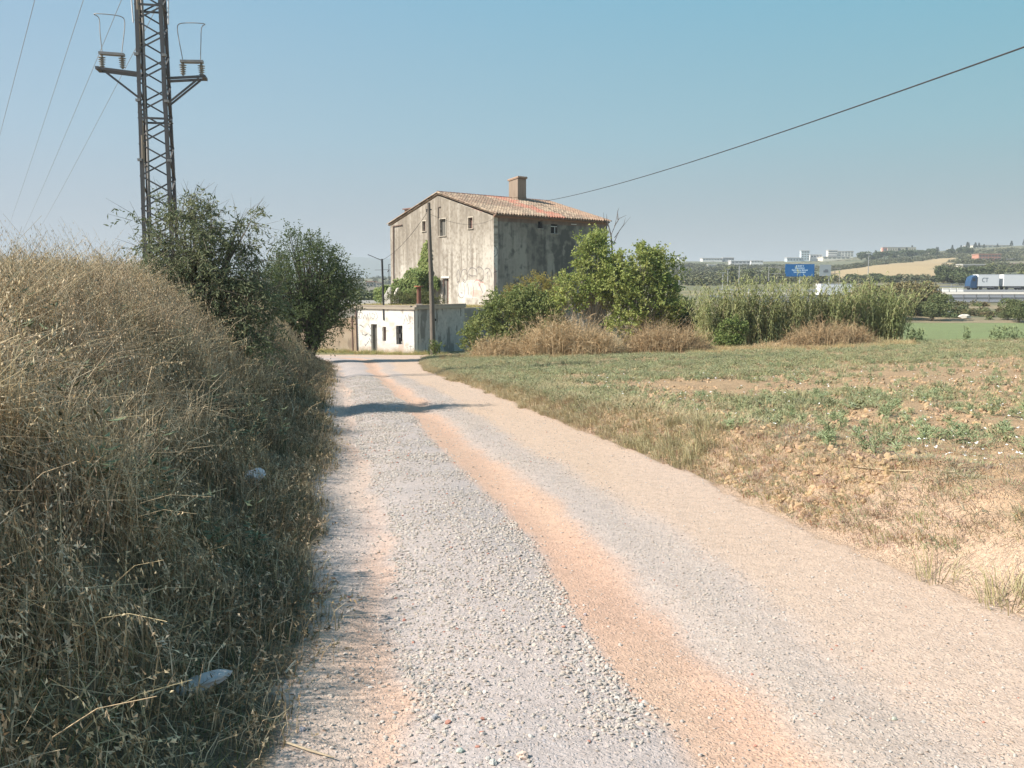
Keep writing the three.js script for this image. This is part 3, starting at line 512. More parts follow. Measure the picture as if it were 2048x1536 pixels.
const gpos = (px, d, dy = 0) => { const x = (px - 1024) / F * d * 1.003; return [x, H(x, d) + dy, -d]; };
// the two trees on the left bank
{
  const p = gpos(402, 16.5, -.35);
  tree({ name: 'bank_tree', label: 'loose grey green tree with drooping narrow leaves on the dry grass bank beside the pylon', pos: p, stems: 3, spread: .5, trunk: .05, bark: [.15, .13, .1], floor: .1,
    lobes: [[-.25, 2.05, 0, .85, .8, .75], [.6, 1.75, .2, .7, .5, .6], [-.75, 1.25, .1, .5, .4, .5], [.95, .95, .2, .6, .55, .6], [.15, 1.15, .3, .9, .6, .7], [1.0, .3, .5, .45, .5, .5], [.6, .1, .6, .6, .45, .5], [-.35, .7, .2, .6, .4, .5], [.7, 2.25, 0, .5, .25, .4]],
    clumps: 285, twigs: 6, perTwig: 10, twigLen: .46, leafLen: .1, leafW: .03, droop: .5, hollow: .1, limbs: .5, twigWood: .8, leaf: [[.16, .19, .10], [.26, .28, .155]] });
  const q = gpos(616, 40, .35);
  tree({ name: 'bank_tree', label: 'dense dark green rounded tree overhanging the track by the tan wall', pos: q, stems: 2, spread: .4, trunk: .13, bark: [.12, .1, .08], floor: -.2,
    lobes: [[.1, 3.3, 0, 1.6, 1.5, 1.5], [-.9, 2.6, 0, 1.3, 1.4, 1.3], [1.15, 2.5, .1, 1.35, 1.25, 1.2], [.5, 1.7, .3, 1.5, 1.0, 1.3], [-.3, 4.6, 0, 1.0, .9, .9], [1.5, 2.2, .2, .9, .8, .9], [-1.3, 1.4, .3, .9, 1.0, .9], [.7, 4.4, 0, .8, .8, .7], [1.3, 3.4, 0, .8, .9, .8], [-1.5, 3.1, 0, .7, .9, .7], [-.6, .6, .4, 1.2, .7, 1.0], [-1.3, .7, .4, .9, .8, .9], [1.7, 2.9, .2, .8, .8, .8], [.5, 1.0, .5, .8, .7, .7], [-.3, .4, .6, 1.0, .6, .7]],
    clumps: 760, twigs: 6, perTwig: 8, twigLen: .52, leafLen: .1, leafW: .05, droop: .1, hollow: .2, limbs: .3, leaf: [[.09, .13, .05], [.165, .20, .08]] });
}
// trees and shrubs in front of the farmhouse
{
  const broad = { leafLen: .155, leafW: .12, perTwig: 7, twigs: 6, twigLen: .5 };
  tree({ ...broad, name: 'fig_shrub', label: 'broad leafy green shrub against the shaded corner of the outbuilding wall', category: 'shrub', pos: gpos(1030, 52, -.3), stems: 3, spread: .8, trunk: .06, bark: [.2, .18, .15],
    lobes: [[-1.7, 1.7, .2, 1.2, 1.5, 1.2], [0, 2.5, .2, 1.5, 1.8, 1.3], [1.5, 2.3, .3, 1.4, 1.8, 1.2], [-1.0, 3.4, -.2, .7, 1.0, .8], [.4, 1.0, .6, 1.8, 1.0, 1.1], [.9, 3.5, 0, .8, .9, .8]], clumps: 420, limbs: .25, leaf: [[.17, .215, .065], [.29, .32, .12]] });
  tree({ name: 'golden_bush', label: 'golden olive fine leaved bush rising behind the fig shrub', category: 'shrub', pos: gpos(1068, 56, .35), stems: 2, spread: .4, trunk: .07, bark: [.18, .15, .11],
    lobes: [[0, 3.9, 0, 1.2, 1.2, 1.1], [-1.1, 3.2, 0, 1.0, 1.1, .9], [1.0, 3.4, 0, 1.1, 1.2, 1.0], [0, 2.6, .4, 1.7, 1.4, 1.2]], clumps: 340, twigs: 6, perTwig: 9, twigLen: .4, leafLen: .09, leafW: .05, limbs: .2, leaf: [[.31, .27, .075], [.42, .345, .11]] });
  tree({ ...broad, name: 'fig_tree', label: 'tall sparse fig tree with pale forking stems and bright green leaves before the house', pos: gpos(1172, 50, -.2), stems: 5, spread: .35, trunk: .06, bark: [.36, .33, .28], floor: 1.2,
    lobes: [[.35, 5.7, 0, .9, 1.4, .85], [-.9, 3.9, 0, .95, 1.0, .85], [1.3, 4.6, 0, 1.0, 1.1, .9], [.4, 3.7, .2, 1.3, 1.0, .9], [-.3, 5.8, 0, .5, .8, .5], [.8, 6.6, 0, .55, .65, .5], [1.9, 3.6, 0, .9, 1.0, .8]], clumps: 240, hollow: .05, limbs: .8, twigLen: .5, leaf: [[.25, .31, .08], [.40, .43, .15]] });
  tree({ ...broad, name: 'fig_tree', label: 'wide spreading fig tree with yellowish leaves to the right of the house corner', pos: gpos(1262, 49, -.2), stems: 5, spread: .4, trunk: .055, bark: [.34, .31, .27], floor: .5,
    lobes: [[.3, 4.9, 0, 1.4, 1.1, 1.1], [1.6, 4.7, 0, 1.0, 1.1, .9], [-.7, 3.9, .2, 1.2, 1.0, .9], [.8, 3.1, .2, 1.6, 1.3, 1.1], [1.9, 3.0, 0, .7, 1.2, .8], [-.2, 1.9, .3, 1.2, .9, .9]], clumps: 330, hollow: .05, limbs: .7, twigLen: .48, leaf: [[.23, .29, .075], [.39, .42, .145]] });
  tree({ ...broad, name: 'dark_shrub', label: 'dark green broad shrub between the fig trees and the reed bed', category: 'shrub', pos: gpos(1352, 51, -.3), stems: 3, spread: .5, trunk: .06, bark: [.2, .18, .15],
    lobes: [[0, 2.3, 0, 1.2, 1.2, 1.0], [.8, 1.6, 0, .9, 1.1, .9], [-.8, 1.5, .3, 1.0, 1.2, .9], [.2, .9, .4, 1.5, .8, .8]], clumps: 230, limbs: .15, leafLen: .15, leafW: .11, leaf: [[.05, .085, .03], [.11, .15, .06]] });
  tree({ ...broad, name: 'small_shrub', label: 'small light green shrub at the foot of the reeds', category: 'shrub', pos: gpos(1460, 43.5, -.1), stems: 3, spread: .3, trunk: .025, bark: [.2, .18, .12],
    lobes: [[0, .75, 0, .65, .7, .6], [.25, 1.2, 0, .45, .45, .4], [-.2, .4, .1, .7, .4, .5]], clumps: 70, leafLen: .11, leafW: .08, twigLen: .3, limbs: .2, leaf: [[.18, .24, .07], [.24, .29, .1]] });
  // leafless branches above the fig trees
  const b = thing('dead_branch', 'bare dead branches sticking up above the fig tree beside the roof corner', 'branch', gpos(1222, 51, -.2)), w = new MB();
  const top1 = at(1222, 480, 51), o0 = V(...gpos(1222, 51, -.2));
  const P_ = (px, py) => at(px, py, 51).sub(o0);
  w.tube([V(0, 0, 0), P_(1226, 520), P_(1222, 470), P_(1214, 440), P_(1213, 428)], [.07, .05, .04, .02, .006], [.13, .11, .1], 5);
  for (const l of [[[1222, 472], [1230, 452], [1236, 420]], [[1226, 490], [1240, 460], [1262, 433]], [[1232, 474], [1246, 450], [1250, 436]], [[1218, 455], [1208, 436], [1206, 425]], [[1230, 452], [1240, 436], [1252, 431]], [[1236, 440], [1234, 425], [1238, 415]]]) w.tube(l.map((q) => P_(...q).add(V(0, 0, gauss() * .3))), [.028, .016, .005], [.13, .11, .1], 4);
  part(b, 'stem', w.geo(), BARK);
}
// giant reeds: canes with long drooping leaves
function reedClump(label, px0, px1, d, hFn, lean, n, tones) {
  const c = gpos((px0 + px1) / 2, d), t = thing('reed_clump', label, 'reeds', c), canes = new MB(), leaves = new MB(), half = (px1 - px0) / 2 / F * d;
  for (let i = 0; i < n; i++) {
    const q = rr(-1, 1), x = q * half * .86, z = rr(-1.3, 1.3), h = hFn(q) * (rnd() < .25 ? rr(.4, .8) : rr(.74, 1.08)) * (1 + .12 * noise(q * 9, n)), dx = lean(q) * h + gauss() * (rnd() < .15 ? .45 : .2) * h, dz = gauss() * .18 * h, y0 = H(c[0] + x, d - z) - c[1] - .1;
    const dead = rnd() < .09, col = dead ? [.40, .32, .2] : mix3(tones[0], tones[1], rnd()), pts = [];
    for (let k = 0; k <= 5; k++) { const s = k / 5; pts.push(V(x + dx * s * s * .8 + dx * .2 * s, y0 + h * s * (1 - .06 * Math.abs(lean(q)) * s), z + dz * s * s)); }
    canes.tube(pts, [.016, .015, .013, .011, .008, .004], mix3(col, [.34, .32, .17], .35), 4);
    const m = dead ? 9 : 28;
    for (let k = 0; k < m; k++) {
      const s = .2 + .8 * (k + rnd()) / m, f = s * 5, a = Math.min(4, Math.floor(f)), p = pts[a].clone().lerp(pts[a + 1], f - a), az = rr(0, 6.283), L = rr(.35, .62) * (1 - .3 * s), w = rr(.028, .055);
      const o = V(Math.cos(az), 0, Math.sin(az)), sd = V(-Math.sin(az), 0, Math.cos(az)), up = .9 - rnd() * .5, cl = vary(dead ? [.42, .34, .21] : rnd() < .08 ? [.44, .39, .22] : col, .15);
      const p1 = p.clone().addScaledVector(o, L * .4).add(V(0, L * up * .55, 0)), p2 = p1.clone().addScaledVector(o, L * .45).add(V(0, -L * rr(0, .55), 0));
      leaves.quad(p.clone().addScaledVector(sd, w * .4), p.clone().addScaledVector(sd, -w * .4), p1.clone().addScaledVector(sd, -w * .5), p1.clone().addScaledVector(sd, w * .5), cl);
      leaves.tri(p1.clone().addScaledVector(sd, w * .5), p1.clone().addScaledVector(sd, -w * .5), p2, cl);
    }
  }
  part(t, 'canes', canes.geo(), BARK); part(t, 'leaves', leaves.geo(), LEAF); return t;
}
reedClump('thick clump of tall green reeds beside the dark shrub', 1385, 1625, 46.5, (q) => 3.35 + .3 * Math.sin(q * 2 + 1) + .2 * noise(q * 5, 1), (q) => q * .14, 400, [[.25, .285, .11], [.41, .42, .205]]);
reedClump('yellowish broken reeds standing between the two green reed clumps', 1575, 1690, 47.5, (q) => 2.95 + .25 * noise(q * 4, 4), (q) => q * .2 - .05, 190, [[.29, .285, .13], [.41, .38, .2]]);
reedClump('tall green reeds leaning out over the light green field', 1635, 1805, 46.5, (q) => 3.3 + .1 * q + .25 * noise(q * 5, 7), (q) => .06 + .22 * Math.max(0, q) ** 2, 310, [[.24, .285, .11], [.40, .42, .20]]);
// dry bushes: domes of thin dead stems
function dryBush(label, px, d, w, h, n, tones) {
  const c = gpos(px, d, -.05), t = thing('dry_bush', label, 'bush', c), m = new MB(), hum = [[0, 0, 1, .5]];
  for (let k = 0; k < 6; k++) hum.push([rr(-.36, .36) * w, rr(-.2, .2) * w, rr(.5, .92), rr(.2, .34)]);
  for (let i = 0; i < n; i++) {
    const q = hum[Math.floor(rnd() * hum.length)], a = rr(0, 6.283), r = Math.sqrt(rnd()), x0 = q[0] + Math.cos(a) * r * w * q[3], z0 = q[1] + Math.sin(a) * r * w * q[3] * .7, dome = Math.sqrt(Math.max(.1, 1 - r * r));
    const L = h * q[2] * dome * rr(.55, 1.15), ox = gauss() * .4 * L + Math.cos(a) * r * L * .35, oz = gauss() * .4 * L, col = vary(mix3(tones[0], tones[1], rnd()), .2), wd = rr(.005, .011);
    const p0 = V(x0, H(c[0] + x0, d - z0) - c[1] - .03, z0), p1 = V(x0 + ox * .4, p0.y + L * .6, z0 + oz * .4), p2 = V(x0 + ox, p0.y + L * rr(.75, 1), z0 + oz), s = V(Math.sin(i), 0, Math.cos(i));
    m.quad(p0.clone().addScaledVector(s, wd), p0.clone().addScaledVector(s, -wd), p1.clone().addScaledVector(s, -wd * .7), p1.clone().addScaledVector(s, wd * .7), col); m.tri(p1.clone().addScaledVector(s, wd * .7), p1.clone().addScaledVector(s, -wd * .7), p2, col);
    for (let k = 0; k < 6; k++) { const b = p1.clone().lerp(p2, rr(-.6, 1)), dir = rdir(.35), e = b.clone().addScaledVector(dir, rr(.06, .2) * h), sd = V().crossVectors(dir, rdir()).normalize(); m.tri(b.clone().addScaledVector(sd, wd * .8), b.clone().addScaledVector(sd, -wd * .8), e, vary(col, .18)); }
  }
  part(t, 'stems', m.geo(), DRY); return t;
}
const STRAW = [[.40, .285, .155], [.58, .44, .265]], STRAW2 = [[.31, .215, .12], [.48, .35, .20]];
dryBush('large straw coloured dome of dead weeds in front of the fig tree', 1135, 39.5, 4.2, 2.35, 3200, STRAW);
dryBush('low straw coloured weeds spilling towards the pole from the large dead bush', 1010, 40.5, 3.2, 1.35, 1700, STRAW);
dryBush('brownish dome of dead weeds below the dark shrub', 1325, 40, 4.0, 1.95, 2700, STRAW2);
dryBush('straw coloured dome of dead weeds at the foot of the broken reeds', 1655, 41.5, 3.8, 1.7, 2400, STRAW2);
dryBush('low strip of pale dead weeds between the small shrub and the reeds', 1545, 41, 2.6, .55, 900, STRAW);
dryBush('flattened tuft of pale straw at the right end of the reed bed', 1780, 42.5, 2.6, .5, 700, [[.34, .29, .15], [.5, .4, .22]]);
// shrubs on the terrace and the creeper climbing the gable
{
  const c = thing('creeper', 'green creeper climbing the sunlit gable and spreading over the terrace', 'creeper', [-1.44, 0, -71], houseRot), leaves = new MB(), stems = new MB();
  const add = (x, y, z, tone) => { const n = V(gauss() * .6, gauss() * .5 - .2, -1).normalize(), d = V(gauss(), -.7 + gauss() * .5, -.25).normalize(), s = V().crossVectors(d, n).normalize(); leaves.leaf(V(x, y, z), d, rr(.16, .3), rr(.13, .22), s, vary(tone, .2)); };
  for (let i = 0; i < 6800; i++) {
    const y = rr(0, 5.6) * rr(.6, 1), yy = y, w = yy > 3.2 ? .75 - .16 * (yy - 3.2) : 1.0, x = 9.35 + .28 * Math.sin(yy * .8) + gauss() * w * .62;
    add(x, y, -.05 - rnd() * (.25 + .3 * sm(5, 1, y)), mix3([.20, .26, .075], [.36, .39, .15], rnd()));
  }
  for (let i = 0; i < 6000; i++) { const q = rnd(), x = 8.2 + q * 7.2, top_ = 2.5 + .5 * Math.sin(q * 6 + 1) - 1.0 * q * q + .5 * noise(x * 1.6, 2); add(x, top_ * Math.sqrt(rnd()), -.3 - rnd() * 1.5, mix3([.14, .20, .06], [.27, .32, .11], rnd())); }
  for (let i = 0; i < 500; i++) { const x = rr(7.2, 8.6), y = rr(1.6, 2.6) + .3 * noise(x * 3, 1); add(x, y, -.1 - rnd() * .35, [.16, .21, .06]); }
  for (let k = 0; k < 7; k++) { const x0 = rr(8.7, 9.9); stems.tube([V(x0, -.1, -.12), V(x0 + gauss() * .3, 1.6, -.08), V(9.3 + gauss() * .4, 3.4, -.06), V(9.3 + gauss() * .3, rr(4.2, 5.4), -.05)], [.05, .035, .02, .008], [.16, .13, .1], 5); }
  part(c, 'stems', stems.geo(), BARK); part(c, 'leaves', leaves.geo(), LEAF);
  const [tx, td] = toOut(6.5, 9.5);
  tree({ name: 'terrace_shrub', label: 'olive green shrub growing on the terrace edge above the tan wall', category: 'shrub', pos: [tx, -.1, -td], stems: 3, spread: .6, trunk: .03, bark: [.18, .15, .11], lobes: [[0, .6, 0, 1.3, .6, .9], [-1.6, .6, 0, 1.2, .55, .8], [1.2, .35, 0, .9, .45, .7]], clumps: 150, twigs: 5, perTwig: 7, twigLen: .3, leafLen: .12, leafW: .06, limbs: .2, leaf: [[.13, .15, .055], [.22, .22, .09]] });
}

// ------------------------------------------------------------------ grass, weeds, gravel (what nobody could count)
function bladeClump(n, h, spread, width, lean, tones, opts = {}) {
  const m = new MB();
  for (let i = 0; i < n; i++) {
    const a = rr(0, 6.283), r = Math.sqrt(rnd()) * spread, L = h * rr(.5, 1.1), az = a + gauss() * .8, out_ = lean * rr(.2, 1.3), w = width * rr(.6, 1.3), col = vary(mix3(tones[0], tones[1], rnd()), .2);
    const b = V(Math.cos(a) * r, -.03, Math.sin(a) * r), o = V(Math.cos(az), 0, Math.sin(az)), s = V(-Math.sin(az + rr(-1, 1)), 0, Math.cos(az + rr(-1, 1))).normalize();
    const p1 = b.clone().addScaledVector(o, L * out_ * .3).add(V(0, L * .55, 0)), p2 = b.clone().addScaledVector(o, L * out_).add(V(0, L * (.95 - .3 * out_), 0));
    m.quad(b.clone().addScaledVector(s, w * .5), b.clone().addScaledVector(s, -w * .5), p1.clone().addScaledVector(s, -w * .42), p1.clone().addScaledVector(s, w * .42), col); m.tri(p1.clone().addScaledVector(s, w * .42), p1.clone().addScaledVector(s, -w * .42), p2, col);
    if (opts.head && rnd() < opts.head) for (let k = 0; k < 5; k++) { const q = p1.clone().lerp(p2, .45 + .13 * k), d = rdir(.2), sd = V().crossVectors(d, rdir()).normalize(); m.tri(q.clone().addScaledVector(sd, w * .9), q.clone().addScaledVector(sd, -w * .9), q.clone().addScaledVector(d, .035 * h), vary(col, .15)); }
  }
  return m.geo();
}
const inView = (x, d, pad = 1) => Math.abs(x) < .6 * d + pad;
// dry grass and wild oats on the left bank: patches of half a metre that follow the slope
{
  const dryT = [[.40, .30, .18], [.60, .47, .31]], mixT = [[.15, .12, .07], [.29, .225, .13]], greenT = [[.08, .10, .04], [.18, .18, .08]];  // half dry tones darkened so the bank slope's shade sits in the blades
  const R = .34;
  const blade = (m, x, z, L, w, lean, col, head) => {
    const az = rr(0, 6.283), o = V(Math.cos(az), 0, Math.sin(az)), s = V(Math.cos(az + rr(.6, 2.5)), 0, Math.sin(az + rr(.6, 2.5))).normalize(), b = V(x, -.04, z);
    const p1 = b.clone().addScaledVector(o, L * lean * .3).add(V(0, L * .55, 0)), p2 = b.clone().addScaledVector(o, L * lean).add(V(0, L * Math.max(.25, .98 - .35 * lean), 0));
    m.quad(b.clone().addScaledVector(s, w * .5), b.clone().addScaledVector(s, -w * .5), p1.clone().addScaledVector(s, -w * .4), p1.clone().addScaledVector(s, w * .4), col); m.tri(p1.clone().addScaledVector(s, w * .4), p1.clone().addScaledVector(s, -w * .4), p2, col);
    if (head) for (let k = 0; k < 5; k++) { const q = p1.clone().lerp(p2, .5 + .12 * k), d = rdir(.1), sd = V().crossVectors(d, rdir()).normalize(); m.tri(q.clone().addScaledVector(sd, w * 1.1), q.clone().addScaledVector(sd, -w * 1.1), q.clone().addScaledVector(d, rr(.018, .032)), vary(col, .15)); }
  };
  const oat = (m, x, z, h, tones, wide) => {
    const az = rr(0, 6.283), o = V(Math.cos(az), 0, Math.sin(az)), L = h * rr(.75, 1.1), col = vary(mix3(tones[0], tones[1], rnd()), .12), pts = [];
    for (let k = 0; k <= 4; k++) { const t = k / 4; pts.push(V(x, -.04, z).addScaledVector(o, L * .42 * t * t).add(V(0, L * (t - .16 * t * t), 0))); }
    m.tube(pts, [.0022 * wide, .002 * wide, .0017 * wide, .0013 * wide, .001 * wide], col, 3);
    for (let k = 0; k < 10; k++) { const t = .58 + .042 * k, f = t * 4, a = Math.min(3, Math.floor(f)), p = pts[a].clone().lerp(pts[a + 1], f - a).add(V(gauss() * .03, rr(-.02, .01), gauss() * .03)), d = V(gauss() * .4, -1, gauss() * .4).normalize(), sd = V().crossVectors(d, rdir()).normalize(); m.leaf(p, d, rr(.02, .034), .0075 * wide, sd, vary(mix3(tones[1], [.72, .62, .44], .5), .15), .4); }
  };
  const spot = () => { const a = rr(0, 6.283), r = Math.sqrt(rnd()) * R; return [Math.cos(a) * r, Math.sin(a) * r]; };
  const oatT = [[.42, .33, .19], [.62, .50, .32]];
  function patch(kind, far) {
    const m = new MB(), n = far ? 115 : 300, w = far ? .0105 : .0050;
    const tall = { crest: .62, slope: .37, edge: .23 }[kind];
    for (let i = 0; i < n; i++) {
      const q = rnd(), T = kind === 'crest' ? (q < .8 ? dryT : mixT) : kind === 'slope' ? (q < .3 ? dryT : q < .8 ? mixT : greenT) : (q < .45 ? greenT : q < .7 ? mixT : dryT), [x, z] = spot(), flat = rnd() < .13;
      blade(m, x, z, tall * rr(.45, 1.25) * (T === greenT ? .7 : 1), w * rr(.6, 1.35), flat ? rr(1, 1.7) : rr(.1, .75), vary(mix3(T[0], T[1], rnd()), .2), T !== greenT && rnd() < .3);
    }
    const no = { crest: far ? 7 : 12, slope: far ? 1 : 2, edge: 0 }[kind];
    for (let i = 0; i < no; i++) { const [x, z] = spot(); oat(m, x, z, kind === 'crest' ? rr(.75, 1.12) : rr(.5, .85), oatT, far ? 2 : 1); }
    return m.geo();
  }
  const label = { crest: 'tall pale dry grass and wild oats on the top of the left bank', slope: 'half dry olive grass on the steep road side of the left bank, darkened with painted shade', edge: 'short green grass along the left edge of the track' };
  for (const far of [false, true]) for (const kind of ['crest', 'slope', 'edge']) {
    const kinds = [0, 1, 2].map(() => patch(kind, far)), lists = [[], [], []], M = new THREE.Matrix4(), st = kind === 'edge' ? .26 : kind === 'slope' ? .34 : .42;
    for (let d = far ? 13 : .8; d < (far ? 46 : 13); d += st * (far ? 1.15 : 1)) {
      const xl = XL(d) + edgeWob(d);
      for (let s0 = kind === 'edge' ? .24 : .3; s0 < 17; s0 += st * (far ? 1.1 : 1)) {
        const s = s0 + rr(-.15, .15) * (s0 > .3 ? 1 : .4), x = xl - s, dd = d + rr(-.15, .15); if (x < -.62 * dd - 1.3) break;
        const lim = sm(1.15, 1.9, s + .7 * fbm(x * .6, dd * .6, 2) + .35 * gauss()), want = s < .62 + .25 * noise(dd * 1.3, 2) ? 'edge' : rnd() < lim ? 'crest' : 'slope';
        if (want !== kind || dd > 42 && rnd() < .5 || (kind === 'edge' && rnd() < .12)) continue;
        const e = .25, gx = (H(x + e, dd) - H(x - e, dd)) / (2 * e), gz = -(H(x, dd + e) - H(x, dd - e)) / (2 * e), sc = rr(.8, 1.15), hy = rr(.75, 1.15) * (1 + .25 * fbm(x * .8 + 4, dd * .8, 2)), a = rr(0, 6.28), c = Math.cos(a) * sc, n = Math.sin(a) * sc, lx = gauss() * .12 + .05, lz = gauss() * .12;
        M.set(c, lx, n, x, gx * c - gz * n, hy, gx * n + gz * c, H(x, dd), -n, lz, c, -dd, 0, 0, 0, 1);
        const t = .8 + .3 * rnd() + .35 * fbm(x * .9, dd * .9, 3);
        lists[Math.floor(rnd() * 3)].push({ m: M.clone(), c: [t, t * rr(.95, 1.02), t * rr(.9, 1.02)] });
      }
    }
    lists.forEach((l, i) => {
      if (!l.length) return;
      const o = new THREE.InstancedMesh(kinds[i], DRY, l.length), col = new THREE.Color(); l.forEach((q, j) => { o.setMatrixAt(j, q.m); o.setColorAt(j, col.setRGB(...q.c)); });
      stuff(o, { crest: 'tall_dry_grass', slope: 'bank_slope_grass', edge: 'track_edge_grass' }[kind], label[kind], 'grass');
    });
  }
  // pale straw bent flat over the bank, and leafy weeds
  const bent = bladeClump(34, .6, .16, .0038, 1.5, [[.48, .38, .24], [.66, .55, .38]]), bl = [];
  for (let i = 0; i < 420; i++) { const d = 4.5 + 17 * rnd(), xl = XL(d), x = lerp(Math.max(-.6 * d - 1, xl - 7), xl - 1, rnd()); if (fbm(x * .5 + 9, d * .5, 2) < .1) continue; bl.push({ p: [x, H(x, d) + .16, -d], s: rr(.6, 1), e: [gauss() * .3, rr(0, 6.28), -.5 + gauss() * .3], c: Array(3).fill(rr(.8, 1.2)) }); }
  stuff(instances(bent, DRY, bl), 'flattened_straw', 'pale straw bent flat over the bank', 'grass');
  const weed = new MB(); for (let i = 0; i < 26; i++) { const y = rr(.1, .5), a = rr(0, 6.28), d = V(Math.cos(a), rr(-.2, .6), Math.sin(a)).normalize(); weed.leaf(V(gauss() * .03, y, gauss() * .03), d, rr(.05, .1), rr(.02, .04), V().crossVectors(d, V(0, 1, 0)).normalize(), vary([.15, .18, .10], .2)); } weed.tube([V(0, -.03, 0), V(.02, .35, .01), V(.0, .55, .02)], [.004, .003, .002], [.2, .19, .1], 3);
  const wl = []; for (let i = 0; i < 520; i++) { const d = 2.5 + 28 * rnd(), xl = XL(d), x = lerp(Math.max(-.6 * d - 1, xl - 9), xl - .2, rnd()); if (fbm(x * .6 + 3, d * .6 + 5, 2) < .12) continue; wl.push({ p: [x, H(x, d), -d], s: rr(.6, 1.2), e: [gauss() * .2, rr(0, 6.28), gauss() * .2], c: Array(3).fill(rr(.7, 1.3)) }); }
  stuff(instances(weed.geo(), DRY, wl), 'leafy_weeds', 'grey green leafy weeds scattered through the bank grass', 'weeds');
}
// the field: weeds, clods, stubble
{
  const inField = (x, d) => x > XR(d) + .35 && d < 45;
  const cover = (x, d) => clamp(.31 + .8 * fbm(x * .5 + 2, d * .42 + 7, 3) + .45 * noise(x * 1.7, d * 1.5) + .34 * sm(16, 27, d) + .3 * sm(3.5, 0, x - XR(d)) * sm(9, 15, d) - .2 * sm(1, 7, x - XR(d)) * sm(22, 12, d) - .3 * sm(4, 11, x) * sm(31, 22, d));
  const gT = [[.19, .215, .105], [.32, .335, .19]], yT = [[.33, .29, .16], [.48, .41, .26]];
  const leafy = (n, h, L, w, tones) => { const m = new MB(); for (let i = 0; i < n; i++) { const a = rr(0, 6.28), d = V(Math.cos(a), rr(.1, 1.2), Math.sin(a)).normalize(), b = V(gauss() * .05, rr(0, h * .55), gauss() * .05); m.leaf(b, d, L * rr(.6, 1.2), w * rr(.7, 1.2), V().crossVectors(d, V(.01, 1, 0)).normalize(), vary(mix3(tones[0], tones[1], rnd()), .18), .3); } return m.geo(); };
  const kinds = [leafy(26, .18, .075, .02, gT), leafy(34, .3, .065, .012, gT), bladeClump(24, .22, .09, .006, .8, gT), bladeClump(18, .2, .08, .005, .9, yT)], lists = kinds.map(() => []);
  for (let i = 0; i < 120000; i++) {
    const d = 4.5 + 40.5 * rnd() ** .85, x = lerp(XR(d) + .3, .62 * d + 1.5, rnd()); if (!inField(x, d) || x > .62 * d + 1.5) continue;
    const bare = sm(1.5, .8, x - XR(d) + .5 * noise(x * 2, d * 2)) * sm(15, 11, d), c = cover(x, d) * (1 - .93 * bare); if (rnd() > c * c * .9) continue;
    const k = [0, 1, 2, 3, 3][Math.floor(rnd() * 5)], f = d > 18 ? 1.15 : 1, t = rr(.7, 1.2);
    lists[k].push({ p: [x, H(x, d), -d], s: [rr(.6, 1.25) * f, rr(.55, 1.15) * (k > 1 ? 1 : .8), rr(.6, 1.25) * f], yaw: rr(0, 6.28), c: [t * rr(.92, 1.1), t, t * rr(.85, 1.1)] });
  }
  const lab = ['leafy green weeds spread over the ploughed field', 'feathery upright weeds in the field', 'green grass tufts in the field', 'yellowing grass tufts in the field'];
  kinds.forEach((g, i) => stuff(instances(g, DRY, lists[i]), ['field_weeds', 'feathery_weeds', 'field_grass', 'dry_field_grass'][i], lab[i], i < 2 ? 'weeds' : 'grass'));
  // larger green tufts
  const tuft = leafy(90, .4, .1, .013, [[.17, .22, .10], [.30, .34, .18]]), tl = [];
  for (const [px, py] of [[1730, 800], [1780, 812], [1765, 835], [1690, 890], [1660, 880], [1710, 905], [2020, 830], [2040, 905], [1940, 900], [1550, 735], [1850, 880], [1900, 860], [1480, 860], [1400, 800], [1985, 770], [1620, 800]]) { let d = 5; for (let k = 0; k < 200; k++, d *= 1.012) { const p = at(px, py, d); if (p.y < H(p.x, d)) break; } const p = at(px, py, d); for (let k = 0; k < 3; k++) { const x = p.x + gauss() * .25, dd = d + gauss() * .3; tl.push({ p: [x, H(x, dd), -dd], s: [rr(.5, 1), rr(.3, .7), rr(.5, 1)], yaw: rr(0, 6), c: Array(3).fill(rr(.8, 1.15)) }); } }
  for (let i = 0; i < 420; i++) { const d = 8 + 22 * rnd(), x = lerp(XR(d) + 1.4, .6 * d + .5, rnd()); if (!inField(x, d)) continue; tl.push({ p: [x, H(x, d), -d], s: [rr(.3, .8), rr(.2, .5), rr(.3, .8)], yaw: rr(0, 6), c: Array(3).fill(rr(.8, 1.2)) }); }
  stuff(instances(tuft, DRY, tl), 'weed_tufts', 'large bushy green weeds in the bare part of the field', 'weeds');
  // dry verge of the track's right edge
  const verge = bladeClump(22, .2, .09, .005, .9, [[.33, .29, .15], [.52, .42, .26]]), vl = [], litter = bladeClump(20, .09, .1, .005, 1.5, [[.34, .27, .17], [.52, .42, .28]]), ll = [];
  for (let i = 0; i < 9000; i++) { const d = 9 + 36 * rnd(), x = XR(d) + edgeWob(d + 50) * .8 + .05 + Math.abs(gauss()) * (.35 + .04 * d); if (rnd() > sm(8, 16, d) * .9 + .1) continue; vl.push({ p: [x, H(x, d), -d], s: [rr(.7, 1.3), rr(.4, 1.1), rr(.7, 1.3)], yaw: rr(0, 6.28), c: Array(3).fill(rr(.75, 1.2)) }); }
  stuff(instances(verge, DRY, vl), 'dry_verge_grass', 'pale dry grass along the right edge of the track', 'grass');
  for (let i = 0; i < 8500; i++) { const d = 3.2 + 14 * rnd() ** 1.3, x = XR(d) + .12 + Math.abs(gauss()) * 1.5; if (!inView(x, d, .6) || fbm(x * 1.3, d * 1.3, 2) < -.42 + .3 * rnd()) continue; ll.push({ p: [x, H(x, d), -d], s: [rr(.5, 1.2), rr(.4, 1.2), rr(.5, 1.2)], yaw: rr(0, 6.28), c: [rr(.7, 1.2), rr(.72, 1.15), rr(.7, 1.1)] }); }
